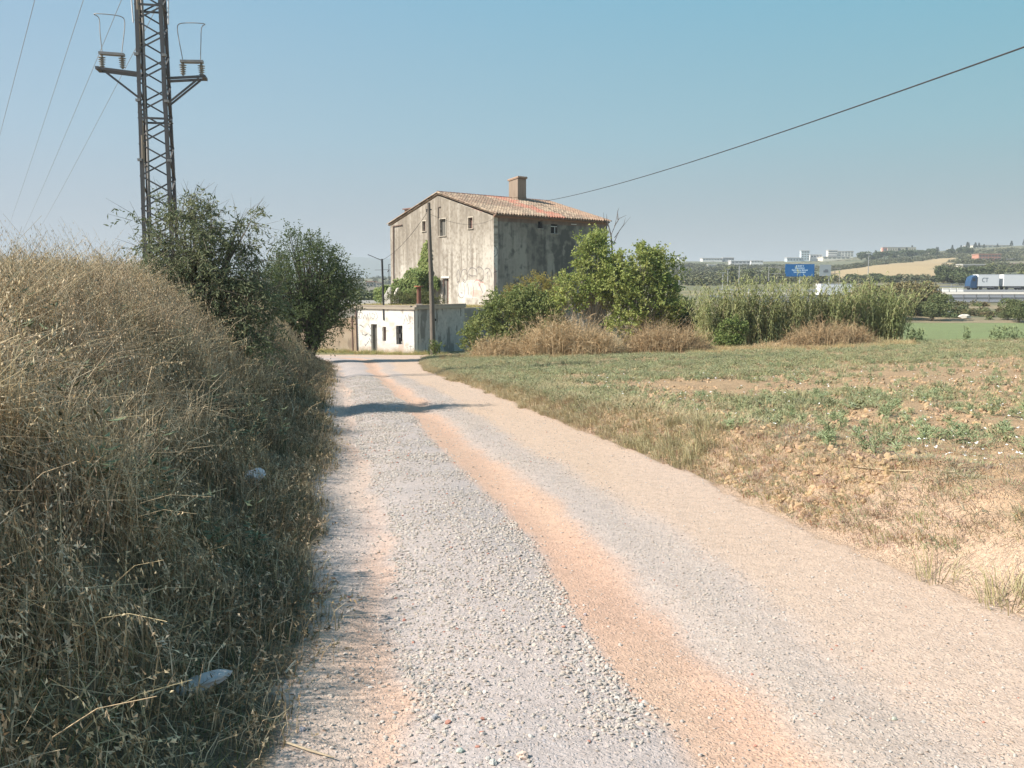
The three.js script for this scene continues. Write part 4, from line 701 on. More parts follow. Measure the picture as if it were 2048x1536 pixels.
  stuff(instances(litter, DRY, ll), 'dead_weed_litter', 'short dead weeds and litter on the low earth bank', 'weeds');
  // the bent grass tufts on the bank edge
  const big = bladeClump(60, .36, .15, .0055, 1.0, [[.29, .27, .13], [.48, .42, .25]]), bl = [];
  for (const [px, py, n] of [[1275, 895, 5], [1310, 900, 5], [1340, 910, 6], [1380, 925, 6], [1395, 915, 4], [1300, 880, 3], [1360, 885, 4], [1405, 850, 5], [1420, 862, 3], [1340, 860, 3], [2040, 1225, 2], [2000, 1205, 1], [1890, 1160, 1], [1250, 850, 3]]) { let d = 3; for (let k = 0; k < 300; k++, d *= 1.008) { const p = at(px, py, d); if (p.y < H(p.x, d)) break; } const p = at(px, py, d); for (let k = 0; k < n; k++) { const x = p.x + gauss() * .12, dd = d + gauss() * .12; bl.push({ p: [x, H(x, dd), -dd], s: rr(.45, .95), e: [gauss() * .1, rr(0, 6.28), gauss() * .1], c: Array(3).fill(rr(.8, 1.15)) }); } }
  stuff(instances(big, DRY, bl), 'bank_grass_tufts', 'olive grass tufts leaning out over the low earth bank', 'grass');
  // clods of earth
  const lump = new THREE.IcosahedronGeometry(1, 1); { const p = lump.attributes.position; for (let i = 0; i < p.count; i++) { const v = V().fromBufferAttribute(p, i), k = .8 + .35 * noise(v.x * 2.3 + 5, v.y * 2.3 + v.z * 3.1); p.setXYZ(i, v.x * k, v.y * k * .75, v.z * k); } lump.computeVertexNormals(); }
  const CL = mat(1, 1, 1, 1), cl = [];
  for (let i = 0; i < 42000; i++) { const d = 3.2 + 31 * rnd() ** 1.35, x = lerp(XR(d) + .12, .6 * d + 1, rnd() ** 1.25); if (x < XR(d) + .1 || fbm(x * .8, d * .8, 2) < -.25) continue; const s = .007 + .036 * rnd() ** 4, t = rr(.8, 1.2); cl.push({ p: [x, H(x, d) + s * .2, -d], s: [s * rr(.8, 1.6), s * rr(.6, 1.1), s * rr(.8, 1.4)], e: [rnd(), rnd() * 6, rnd()], c: [.41 * t, .28 * t * rr(.97, 1.06), .17 * t * rr(.92, 1.1)] }); }
  stuff(instances(lump, CL, cl), 'earth_clods', 'crumbled ochre earth clods over the field', 'clods');
  // white flecks: petals and paper scraps
  const fleck = new MB(); fleck.leaf(V(0, 0, 0), V(1, .2, 0).normalize(), 1, .7, V(0, 0, 1), [.8, .8, .78], .2); fleck.leaf(V(.2, 0, .2), V(.3, .3, 1).normalize(), .8, .6, V(1, 0, 0), [.75, .74, .72], .2);
  const fl = []; for (let i = 0; i < 420; i++) { const d = 6.5 + 18 * rnd(), x = lerp(XR(d) + 1, .6 * d, rnd()); if (!inField(x, d)) continue; fl.push({ p: [x, H(x, d) + rr(.03, .12), -d], s: rr(.012, .034) * (d > 12 ? 1.2 : 1), e: [gauss() * .4, rr(0, 6), gauss() * .4] }); }
  stuff(instances(fleck.geo(), DRY, fl), 'white_petals', 'small white petals and scraps dotted over the field', 'petals');
  // tall weeds at the far right edge of the field
  const stalk = leafy(40, 1.0, .2, .05, [[.15, .2, .09], [.24, .29, .14]]), sl = []; for (let i = 0; i < 120; i++) { const px = rr(1815, 2060), d = rr(43, 46), x = (px - 1024) / F * d; if (noise(px * .03, 1) < -.25) continue; sl.push({ p: [x, H(x, d), -d], s: [rr(.6, 1), rr(.6, 1.3), rr(.6, 1)], yaw: rr(0, 6) }); }
  stuff(instances(stalk, DRY, sl), 'tall_weeds', 'tall leafy weeds in front of the light green field', 'weeds');
  // straw apron under the hedge, terrace weeds, weeds at the outbuilding's foot
  const wl = []; for (let i = 0; i < 5200; i++) { const px = rr(880, 1830), d = rr(37.5, 44), x = (px - 1024) / F * d; if (x < XR(d) + .6 || rnd() > sm(36.5, 40.5, d + noise(px * .02, 3) * 1.5)) continue; wl.push({ p: [x, H(x, d), -d], s: [rr(.8, 1.5), rr(.8, 2.1), rr(.8, 1.5)], yaw: rr(0, 6), c: [rr(.9, 1.2), rr(.85, 1.05), rr(.75, .95)] }); }
  stuff(instances(verge, DRY, wl), 'straw_strip', 'strip of straw along the far edge of the field', 'grass');
  const tw = [], tg = []; for (let i = 0; i < 2600; i++) { const f = rr(.3, 12), s = OD + rr(.0, 5), [x, d] = toOut(f, s); tw.push({ p: [x, -.03, -d], s: [rr(.8, 1.6), rr(.6, 2.2), rr(.8, 1.6)], yaw: rr(0, 6), c: mix3([.8, 1.0, .6], [1.2, 1.0, .8], rnd()) }); }
  for (let i = 0; i < 700; i++) { const [x, d] = toOut(rr(.2, 5), rr(.3, OD)); if (fbm(x * 2, d * 2, 2) < 0) continue; tw.push({ p: [x, OT + .16, -d], s: [rr(.6, 1), rr(.4, 1), rr(.6, 1)], yaw: rr(0, 6), c: [1, .95, .7] }); }
  stuff(instances(verge, DRY, tw), 'terrace_weeds', 'yellow green weeds covering the terrace and flat roof edge', 'weeds');
  for (let i = 0; i < 1500; i++) { const f = rr(-3, 12), s = -Math.abs(gauss()) * 1.1 - .08, [x, d] = toOut(f, s); if (rnd() < .4 && s < -1) continue; tg.push({ p: [x, H(x, d), -d], s: [rr(.8, 1.5), rr(.5, 1.9) * (noise(f * 2, 3) > .2 ? 1.7 : .8), rr(.8, 1.5)], yaw: rr(0, 6), c: mix3([.75, 1, .6], [1.15, 1, .8], rnd()) }); }
  stuff(instances(verge, DRY, tg), 'wall_foot_weeds', 'low weeds along the foot of the outbuilding walls', 'weeds');
}
// gravel on the track
{
  const stones = [0, 1, 2].map((k) => { const g = new THREE.IcosahedronGeometry(1, 0), p = g.attributes.position; for (let i = 0; i < p.count; i++) { const v = V().fromBufferAttribute(p, i), q = .75 + .5 * hash(Math.round(v.x * 50) + k * 17, Math.round(v.y * 50) * 31 + Math.round(v.z * 50)); p.setXYZ(i, v.x * q, v.y * q * .7, v.z * q); } g.computeVertexNormals(); return g; });
  const SM = mat(1, 1, 1, .9), lists = [[], [], []];
  const put = (x, d, s, c) => lists[Math.floor(rnd() * 3)].push({ p: [x, H(x, d) + s * .28, -d], s: [s * rr(.8, 1.4), s * rr(.6, 1.1), s * rr(.8, 1.3)], e: [gauss() * .4, rr(0, 6), gauss() * .4], c });
  const col = () => { const v = rr(.31, .45), w = rr(.04, .09); return rnd() < .012 ? [.42, .2, .15] : [v + w, v + w * .2, v - w * .5]; };
  for (let i = 0; i < 290000; i++) {
    const d = 2.4 + 26 * rnd() ** 1.55, xl = XL(d), W = XR(d) - xl, t = rnd(), x = xl + t * W, w = .028 * fbm(d * .55, x * 1.2, 3) + .03 * noise(d * .9 + 4, 2.2), q = t + w, n = fbm(x * 2.1, d * 1.6, 3), band = (a, b, f = .02) => sm(a - f, a + f, q) * (1 - sm(b - f, b + f, q));
    const g = band(.125, .40, .012) * (.5 + 1.0 * n) + .30 * band(.55, .70, .05) * (.9 + n) + .10 * band(0, .12) + .05; if (rnd() > g) continue;
    const big = band(.125, .155, .012) + band(.36, .40, .015), s = .0030 + .0092 * rnd() ** (3 - 1.4 * clamp(big + n * .6)) * (q > .45 ? .6 : 1);
    put(x, d, s * (d > 10 ? 1.25 : 1), col());
  }
  ['angular', 'rounded', 'chipped'].forEach((k, i) => stuff(instances(stones[i], SM, lists[i]), 'gravel', `loose ${k} pale grey gravel over the track`, 'gravel'));
  // the stones that stand out one by one
  const stone = (name, label, px, py, s, c, grp) => { let d = 2.4; for (let k = 0; k < 900; k++, d *= 1.004) { const p = at(px, py, d); if (p.y < H(p.x, d)) break; } const p = at(px, py, d); const m = new THREE.Mesh(boulder(px), mat(...c)); m.position.set(p.x, H(p.x, d) + s[1] * .45, -d); m.scale.set(...s); m.rotation.y = px; return top(m, name, label, 'stone', grp); };
  const boulder = (k) => { const g = new THREE.IcosahedronGeometry(1, 2), p = g.attributes.position; for (let i = 0; i < p.count; i++) { const v = V().fromBufferAttribute(p, i), q = .82 + .3 * noise(v.x * 1.7 + k, v.y * 1.7 + v.z * 2.3 + k) + .12 * noise(v.x * 5 + k, v.z * 5 + v.y * 4); p.setXYZ(i, v.x * q, v.y * q, v.z * q); } g.computeVertexNormals(); return g; };
  stone('pale_stone', 'pinkish rounded stone lying in the gravel by itself', 1046, 1518, [.026, .018, .02], [.6, .46, .38]);
  for (const [px, py, s, l] of [[868, 1438, .02, 'brown grey stone where the gravel meets the sandy strip'], [1170, 1232, .016, 'pale stone at the gravel edge beside the orange wheel track'], [605, 1462, .017, 'grey stone on the sandy edge beside the grass'], [985, 1530, .02, 'flat grey stone in the thick gravel beside the pinkish stone'], [920, 1505, .018, 'dark grey stone on the small orange patch'], [775, 1290, .013, 'small stone on the sandy strip left of the gravel'], [630, 1246, .015, 'brown stone at the grass edge near the crooked twig'], [1788, 1440, .014, 'lone grey stone on the grey right wheel track']]) stone('loose_stone', l, px, py, [s, s * .65, s * .8], [rr(.4, .5), rr(.38, .46), rr(.36, .42)], 'larger stones on the track');
  const slab = stone('stone_slab', 'pale flat broken slab lying in the dark grass', 408, 1398, [.125, .028, .055], [.5, .47, .45]); slab.rotation.set(.1, .35, .18); slab.position.y += .06;
  const bag = stone('white_bag', 'crumpled white plastic bag caught in the grass of the bank', 510, 985, [.11, .085, .09], [.62, .62, .64]); bag.userData.category = 'bag'; bag.position.y += .1;
  const twig = (label, pts, c) => { const w = new MB(); w.tube(pts.map(([px, py]) => { let d = 2.4; for (let k = 0; k < 900; k++, d *= 1.004) { const p = at(px, py, d); if (p.y < H(p.x, d)) break; } const p = at(px, py, d); return V(p.x, H(p.x, d) + .012, -d); }), [.005, .006, .003], c, 5); top(new THREE.Mesh(w.geo(), BARK), 'twig', label, 'twig'); };
  twig('pale split stick at the grass edge of the track', [[570, 1352], [585, 1335], [592, 1326]], [.5, .42, .32]);
  twig('thin straw lying at the grass edge by the near gravel', [[562, 1488], [620, 1508], [668, 1524]], [.5, .4, .28]);
  twig('dark crooked twig lying on the sandy track edge', [[620, 1192], [650, 1190], [670, 1180]], [.16, .1, .08]);
  twig('long dry stem lying along the top of the low earth bank', [[1700, 938], [1790, 946], [1910, 950]], [.45, .36, .24]);
}

// ------------------------------------------------------------------ pylon, poles and wires
const STEEL = mat(.15, .14, .135, .65, { metalness: .35 }), STEEL2 = mat(.36, .34, .32, .6, { metalness: .3 }), PORC = mat(.36, .33, .28, .4), WOOD = new THREE.MeshStandardMaterial({ color: new THREE.Color().setRGB(.17, .145, .12), roughness: .95, bumpMap: roughBump, bumpScale: .01 });
const pyl0 = gpos(332, 27, -.3);
{
  const t = thing('electricity_pylon', 'grey steel lattice pylon with short insulator arms standing on the dry bank', 'pylon', pyl0, .19);
  const HT = 17.2, half = (y) => lerp(.45, .30, clamp(y / 15.5)), Lg = .1, corner = (sx, sz, y) => V(sx * half(y), y, sz * half(y));
  for (const [sx, sz] of [[-1, -1], [1, -1], [1, 1], [-1, 1]]) {        // angle section legs
    const a = corner(sx, sz, -.2), b = corner(sx, sz, HT);
    part(t, 'leg', merge(barG(a, b, Lg, .014).translate(-sx * Lg / 2, 0, 0), barG(a, b, .014, Lg).translate(0, 0, -sz * Lg / 2)), STEEL);
  }
  const faces = [[[-1, -1], [1, -1]], [[1, -1], [1, 1]], [[1, 1], [-1, 1]], [[-1, 1], [-1, -1]]];
  let y = .35, k = 0;
  while (y < HT - .7) {
    const h = half(y) * 1.12;
    faces.forEach(([p, q], f) => { const up = (k + f) % 2 === 0, a = corner(...(up ? p : q), y), b = corner(...(up ? q : p), y + h); part(t, 'brace', barG(a, b, .045, .012), STEEL); });
    y += h; k++;
  }
  for (const yy of [5.4, 8.6, 12, 15.6]) for (const [p, q] of faces) part(t, 'crossbar', barG(corner(...p, yy), corner(...q, yy), .06, .02), STEEL);
  // cable ducts clipped to two legs
  for (const [sx, sz, w] of [[-1, 1, .05], [1, 1, .045], [-1, -1, .04]]) { const pts = []; for (let q = 0; q <= 12; q++) { const yy = q / 12 * 14.5; pts.push(corner(sx, sz, yy).multiply(V(.86, 1, .86)).add(V(.03 * Math.sin(q * 2.1), 0, .03 * Math.cos(q * 1.7)))); } part(t, 'cable_duct', rodG(pts, w, 6, 40), sx < 0 && sz > 0 ? mat(.34, .27, .2, .8) : STEEL2); }
  for (const yy of [4.2, 5.9, 7.2, 9.2, 10.4]) part(t, 'clamp', merge(boxG(.12, .07, .12, half(yy), yy, half(yy)), boxG(.12, .07, .12, -half(yy), yy, half(yy))), STEEL2);
  // side arms with post insulators and horn loops
  const arm = (sx, y0, L) => {
    const a = part(t, 'side_arm', merge(barG(V(sx * half(y0), y0 - .05, .2), V(sx * (half(y0) + L), y0 + .05, .2), .07, .05), barG(V(sx * half(y0), y0 - .05, -.2), V(sx * (half(y0) + L), y0 + .05, -.2), .07, .05), barG(V(sx * (half(y0) + L), y0 + .05, -.24), V(sx * (half(y0) + L), y0 + .05, .24), .1, .08), barG(V(sx * half(y0 - .75), y0 - .75, .15), V(sx * (half(y0) + L * .86), y0, .15), .05, .05), barG(V(sx * half(y0 - .75), y0 - .75, -.15), V(sx * (half(y0) + L * .86), y0, -.15), .05, .05)), STEEL);
    for (const q of [.42, .92]) {
      const x = sx * (half(y0) + L * q), prof = [[.03, 0]]; for (let r = 0; r < 5; r++) prof.push([.05, .04 + r * .068], [.10 + .008 * r, .06 + r * .068], [.05, .085 + r * .068]); prof.push([.03, .42]);
      part(a, 'insulator', new THREE.LatheGeometry(prof.map((p) => new THREE.Vector2(...p)), 12).scale(.85, .9, .85).translate(x, y0 + .09, 0), PORC);
    }
    part(a, 'top_bar', boxG(L * .62, .07, .2).rotateZ(sx * .03).translate(sx * (half(y0) + L * .67), y0 + .5, 0), STEEL2);
    const x0 = half(y0) + L * .42, x1 = half(y0) + L * .95, y1 = y0 + .56;
    part(a, 'horn_loop', rodG([V(sx * x0, y1, 0), V(sx * (x0 - .1), y1 + .95, 0), V(sx * (x0 - .02), y1 + 1.0, .05), V(sx * (x1 - .05), y1 + 1.03, .1), V(sx * (x1 + .12), y1 + 1.03, .02), V(sx * (x1 + .02), y1 + .98, -.06), V(sx * (x1 - .02), y1 + .5, 0), V(sx * (x1 - .05), y1, 0)], .013, 5, 60), STEEL2);
    return a;
  };
  arm(-1, at(235, 147, 27).y - pyl0[1], 1.12); arm(1, at(380, 155, 27).y - pyl0[1], 1.05);
  for (const sx of [-1, 1]) { const s = part(t, 'fuse_rod', rodG([V(sx * (half(10) + .16), 8.95, .1), V(sx * (half(10) + .13), 8.15, .1)], .022, 6, 4), mat(.75, .76, .78, .4)); part(s, 'fuse_holder', barG(V(sx * half(10), 8.95, .1), V(sx * (half(10) + .18), 9.0, .1), .07, .07), STEEL2); }
  for (const sx of [-1, 1]) part(t, 'fuse_rod', rodG([V(sx * (half(11) + .13), 11.0, .1), V(sx * (half(11) + .12), 9.1, .1)], .03, 6, 4), STEEL2);
  // top arms that carry the line wires
  part(t, 'top_arm', merge(barG(V(-3.4, 14.0, 0), V(2.6, 14.0, 0), .12, .12), barG(V(0, 15.4, 0), V(-3.3, 14.05, 0), .05, .05), barG(V(0, 15.4, 0), V(2.5, 14.05, 0), .05, .05)), STEEL);
}
const cable = (label, pts, r, m, group) => tag(top(new THREE.Mesh(rodG(pts, r, 5, 90), m), 'overhead_wire', label, 'wire'), label, 'wire', group);
{
  const WM = mat(.30, .29, .29, .6, { metalness: .3 });
  // wires leaving the pylon for the far left
  for (const [a, b] of [[[-70, -560], [-230, 560]], [[134, -250], [-90, 590]], [[247, -250], [0, 492]], [[340, -235], [25, 500]], [[450, -250], [45, 510]]]) {
    const p = at(...a, 27), q = at(...b, 260), pts = [];
    for (let k = 0; k <= 10; k++) { const t = k / 10, v = p.clone().lerp(q, t); v.y -= 4 * .9 * t * (1 - t); pts.push(v); }
    cable('thin grey power line wire leaving the pylon top over the dry bank', pts, .012, WM, 'power line wires from the pylon');
  }
  // wooden pole at the bend, its far twin out to the right, and their wires
  const pb = at(866, 716, 45), pt = at(858, 405, 45), BLACK = mat(.045, .045, .045, .8);
  const pole = thing('utility_pole', 'weathered wooden utility pole at the bend of the track', 'pole', [pb.x, H(pb.x, 45) - .2, -45]);
  const hgt = pt.y - pole.position.y, dx = pt.x - pb.x;
  const shaft = new THREE.CylinderGeometry(.085, .145, hgt, 12, 8); { const p = shaft.attributes.position; for (let i = 0; i < p.count; i++) { const f = p.getY(i) / hgt + .5; p.setX(i, p.getX(i) + dx * f + .02 * Math.sin(f * 5)); p.setY(i, p.getY(i) + hgt / 2); } shaft.computeVertexNormals(); }
  part(pole, 'shaft', shaft, WOOD); part(pole, 'cable_clip', merge(boxG(.26, .05, .12, dx, hgt - .35, 0), boxG(.05, .16, .05, dx - .12, hgt - .4, 0)), M_IRON);
  const mast = at(764, 520, 61.3), top1 = V(pt.x, pt.y - .35, -45);
  const sag = (a, b, s, n = 12) => { const o = []; for (let k = 0; k <= n; k++) { const t = k / n, v = a.clone().lerp(b, t); v.y -= 4 * s * t * (1 - t); o.push(v); } return o; };
  cable('thin dark wire from the wooden pole down to the antenna mast', sag(top1, mast, .35), .012, BLACK);
  const ra = V(1.9, 9.25, -83.6), rb = at(2048, 88, 20), dir = rb.clone().sub(ra), rc = rb.clone().addScaledVector(dir, .035), rp = V(rc.x, 0, rc.z);
  const twin = thing('utility_pole', 'tall wooden pole carrying the thick cable at the field edge', 'pole', [rp.x, H(rp.x, -rp.z) - .3, rp.z]);
  part(twin, 'shaft', new THREE.CylinderGeometry(.09, .16, rc.y + .5 - twin.position.y, 12).translate(0, (rc.y + .5 - twin.position.y) / 2, 0), WOOD);
  cable('thick black cable running from the house roof across the sky', sag(ra, rc, .5, 24), .02, BLACK);
  cable('thin wire along the gable from the pole to the house corner', sag(V(pt.x, pt.y - .55, -45), at(988, 437, 70.9), .5), .008, BLACK);
  const bush = new MB(); for (let i = 0; i < 130; i++) { const d = rdir(.7), b = V(gauss() * .18, rr(.05, .5), gauss() * .18); bush.leaf(b, d, rr(.1, .2), rr(.03, .05), V().crossVectors(d, rdir()).normalize(), vary([.17, .21, .07], .25)); } for (let i = 0; i < 12; i++) { const a = rr(0, 6.3); bush.tube([V(0, 0, 0), V(Math.cos(a) * .2, .5, Math.sin(a) * .2)], [.006, .003], [.2, .18, .1], 3); }
  const bm = new THREE.Mesh(bush.geo(), LEAF); bm.position.set(pb.x + .15, H(pb.x, 44.6), -44.6); bm.scale.setScalar(1.5); top(bm, 'pole_weed', 'green weed growing at the foot of the wooden pole', 'weed');
}

// ------------------------------------------------------------------ motorway, signs, lorries
const ASPH = mat(.16, .16, .17, .9), CONC = mat(.52, .47, .40, .95), RAIL = mat(.45, .45, .46, .5, { metalness: .5 });
{
  // carriageways: sheets laid on the slope
  const strip = (d0, d1, lift, m, name) => { const n = 120, p = [], ix = []; for (let i = 0; i <= n; i++) { const x = lerp(d0 * .26, 420, i / n); for (const d of [d0, (d0 + d1) / 2, d1]) p.push(x, Math.max(H(x, d), lerp(farLeft(d), farRight(d), sm(.03, .16, x / d))) + lift, -d - x * .02); } for (let i = 0; i < n; i++) for (let j = 0; j < 2; j++) { const a = i * 3 + j; ix.push(a, a + 3, a + 1, a + 1, a + 3, a + 4); } const g = new THREE.BufferGeometry(); g.setAttribute('position', new THREE.BufferAttribute(new Float32Array(p), 3)); g.setIndex(ix); g.computeVertexNormals(); structure(new THREE.Mesh(g, m), name); };
  const base = (x, d) => lerp(farLeft(d), farRight(d), sm(.03, .16, x / d));
  strip(136, 163, .12, ASPH, 'road'); strip(163.4, 184, .16, CONC, 'pavement'); strip(188, 216, .12, mat(.2, .2, .2, .9), 'road_001');
  // guard rails
  const rail = (label, d, x0, x1, step, m, concrete) => {
    const t = thing('guard_rail', label, 'guard rail', [x0, base(x0, d) + .1, -d - x0 * .02]);
    const yb = (x) => base(x, d) + .1 - t.position.y, zz = (x) => -(x - x0) * .02;
    part(t, 'rail_beam', barG(V(0, .68, 0), V(x1 - x0, yb(x1) + .68, zz(x1)), .3, .06), m);
    part(t, 'rail_beam', barG(V(0, 1.25, 0), V(x1 - x0, yb(x1) + 1.25, zz(x1)), .1, .06), m);
    for (let x = x0; x <= x1; x += step) part(t, 'post', boxG(.14, 1.4, .14, x - x0, yb(x) + .62, zz(x)), m);
  };
  rail('grey steel guard rail along the embankment below the motorway', 134, 55, 84, 1.95, mat(.24, .24, .25, .6, { metalness: .3 }));
  rail('pale guard rail on the far side of the motorway lanes', 217, 92, 118, 4, RAIL);
  // white barrier blocks beside the far lanes
  for (let k = 0; k < 3; k++) { const x = 91.2 + k * 1.55, d = 187, b = thing('barrier_block', 'white concrete barrier block in a short row before the lorry', 'barrier', [x, base(x, d) + .12, -d - x * .02], 0, 'white barrier blocks beside the motorway'); part(b, 'block', new THREE.ExtrudeGeometry(new THREE.Shape([[-.3, 0], [.3, 0], [.12, .4], [.1, .8], [-.1, .8], [-.12, .4]].map((q) => new THREE.Vector2(...q))), { depth: 1.25, bevelEnabled: false }).rotateY(Math.PI / 2), mat(.72, .7, .66)); }
  const font = await new FontLoader().loadAsync('fonts/droid/droid_sans_regular.typeface.json');
  // lorry with two white box bodies and a blue cab
  const lorry = (label, px, d, boxes, cab, text, sy = 1) => {
    const x = (px - 1024) / F * d, t = thing('lorry', label, 'lorry', [x, base(x, d) + .13, -d - x * .02], 0), WB = mat(.78, .78, .77, .5), _s = t.scale.set(1, sy, 1), blue = mat(.025, .07, .15, .5), blk = mat(.03, .03, .03, .8);
    let cx = 0;
    if (cab) {
      const s = new THREE.Shape([[0, .45], [1.5, .45], [1.5, 3.1], [1.2, 3.3], [.4, 2.9], [.1, 2.0], [0, 1.1]].map((q) => new THREE.Vector2(...q))), c = part(t, 'cab', new THREE.ExtrudeGeometry(s, { depth: 2.4, bevelEnabled: true, bevelSize: .06, bevelThickness: .06, bevelSegments: 2 }).translate(0, 0, -1.2), blue);
      part(c, 'windscreen', new THREE.BoxGeometry(.05, 1.0, 2.1).rotateZ(-.28).translate(.22, 2.4, 0), mat(.03, .04, .05, .1)); part(c, 'side_window', boxG(.7, .65, .04, .8, 2.3, 1.27), mat(.03, .04, .05, .1));
      part(c, 'bumper', boxG(.2, .45, 2.4, -.05, .55, 0), blk); cx = 1.75;
    }
    boxes.forEach((L, i) => {
      const b = part(t, 'box_body', boxG(L, 2.7, 2.5, cx + L / 2, 2.15, 0), WB);
      part(b, 'door_end', boxG(.06, 2.6, 2.44, cx + L + .035, 2.15, 0), mat(.3, .31, .32)); part(b, 'roof_rim', boxG(L + .04, .08, 2.56, cx + L / 2, 3.54, 0), mat(.6, .6, .6)); part(t, 'chassis', boxG(L - .2, .2, 1.9, cx + L / 2, .68, 0), blk); part(t, 'side_guard', boxG(L * .55, .35, .06, cx + L / 2, .5, 1.2), mat(.12, .12, .13));
      if (text && !i) part(b, 'lettering', new TextGeometry(text, { font, size: 1.0, depth: .02, curveSegments: 6 }).translate(cx + .85, 1.75, 1.255), mat(.12, .14, .16));
      for (const w of [.16, .78, .93]) for (const z of [-1.05, 1.05]) part(t, 'wheel', new THREE.CylinderGeometry(.4, .4, .3, 16).rotateX(Math.PI / 2).translate(cx + L * w, .4, z), blk);
      cx += L + 1.1;
    });
    if (cab) for (const z of [-1.05, 1.05]) part(t, 'wheel', new THREE.CylinderGeometry(.4, .4, .3, 16).rotateX(Math.PI / 2).translate(.8, .4, z), blk);
  };
  lorry('long lorry with blue cab and two white box bodies on the motorway', 1939, 208, [4.9, 5.4, 5.4], true, 'CT');
  lorry('white box lorry half hidden behind the reeds', 1637, 150, [5.6], false, '', .68);
  // blue direction sign and the grey lane sign on their gantry
  const sd = 182, sign = thing('direction_sign', 'blue motorway direction sign with white lettering above the reeds', 'sign', (() => { const p = at(1599, 553, sd); return [p.x, p.y, p.z]; })());
  const cv = document.createElement('canvas'); cv.width = 512; cv.height = 220; const cx = cv.getContext('2d'); cx.fillStyle = '#0b5a94'; cx.fillRect(0, 0, 512, 220); cx.fillStyle = '#dfeef4'; cx.textAlign = 'center'; cx.font = 'bold 34px sans-serif';
  ['B SCAT S', 'Barcelona', 'Tarragona Girona', 'Via Llobregat'].forEach((s, i) => cx.fillText(s, 256, 44 + i * 37)); cx.beginPath(); cx.moveTo(320, 178); cx.lineTo(336, 178); cx.lineTo(328, 200); cx.fill(); cx.beginPath(); cx.moveTo(470, 178); cx.lineTo(486, 178); cx.lineTo(478, 200); cx.fill();
  const st = new THREE.CanvasTexture(cv); st.colorSpace = THREE.SRGBColorSpace; st.magFilter = THREE.LinearFilter;
  const w = 58 / F * sd, h = 24.5 / F * sd, pan = part(sign, 'panel', boxG(w, h, .08, 0, h / 2, 0), mat(.01, .10, .28, .6)); part(pan, 'sign_face', new THREE.PlaneGeometry(w - .06, h - .06).translate(0, h / 2, .046), new THREE.MeshStandardMaterial({ map: st, roughness: .6 }));
  part(sign, 'post', new THREE.CylinderGeometry(.12, .12, 7.2, 8).translate(.1, -3.4, -.15), RAIL);
  part(sign, 'truss', merge(boxG(.12, .12, .3, -3.9, .9, -.3), boxG(8, .1, .1, 0, .5, -.3), boxG(8, .1, .1, 0, 1.9, -.3), boxG(.1, 1.4, .1, -3.9, 1.2, -.3), boxG(.1, 3, .1, -6.2, .6, -.3), boxG(2.3, .1, .1, -5, 1.9, -.3), boxG(2.3, .1, .1, -5, .6, -.3)), mat(.3, .3, .3));
  const g2 = at(1650, 552, sd), ls = thing('lane_sign', 'grey square lane sign with dark panel beside the blue sign', 'sign', [g2.x, g2.y, g2.z]);
  part(ls, 'panel', boxG(2.3, 2.3, .08, 0, 1.15, 0), mat(.27, .31, .33, .6)); part(ls, 'pictogram', merge(boxG(.95, .4, .04, .1, .95, .06), boxG(.55, .2, .04, .2, 1.25, .06)), mat(.12, .14, .16)); part(ls, 'post', new THREE.CylinderGeometry(.1, .1, 6.6, 8).translate(.9, -3.2, -.2), RAIL);
  part(ls, 'truss', merge(boxG(3.2, .1, .1, 1.6, .5, -.3), boxG(3.2, .1, .1, 1.6, 1.6, -.3), boxG(.1, 1.1, .1, 2.1, 1.05, -.3), boxG(.1, 2.9, .1, 3.1, .2, -.3)), mat(.28, .27, .25));
  // lamp posts
  const lamp = thing('lamp_post', 'tall slender double headed motorway lamp post', 'lamp post', [0, 0, 0], 0, 'lamp posts along the motorway');
  part(lamp, 'pole', new THREE.CylinderGeometry(.09, .15, 10, 8).translate(0, 5, 0), RAIL); part(lamp, 'lamp_head', boxG(1.4, .18, .35, 0, 10.05, 0), mat(.6, .62, .62)); part(lamp, 'base', boxG(.4, .4, .4, 0, .2, 0), CONC);
  const spots = [[1479, 528, 240], [1456, 538, 270], [1359, 528, 260], [1446, 548, 215], [1738, 507, 300]];
  const lampLabels = ['tall double headed lamp post below the wide canopy building', 'double headed lamp post beside the small white slope shed', 'double headed lamp post behind the dark shrub', 'short lamp post between the dark shrub and the reeds', 'lone lamp post standing against the wheat field'];
  spots.forEach(([px, py, d], i) => { const p = at(px, py, d), y0 = H(p.x, d), o = i ? copy(lamp, [p.x, y0, -d], 0) : lamp; o.userData.label = lampLabels[i]; o.position.set(p.x, y0, -d); o.scale.y = Math.max(.4, (p.y - y0) / 10.1); });
}
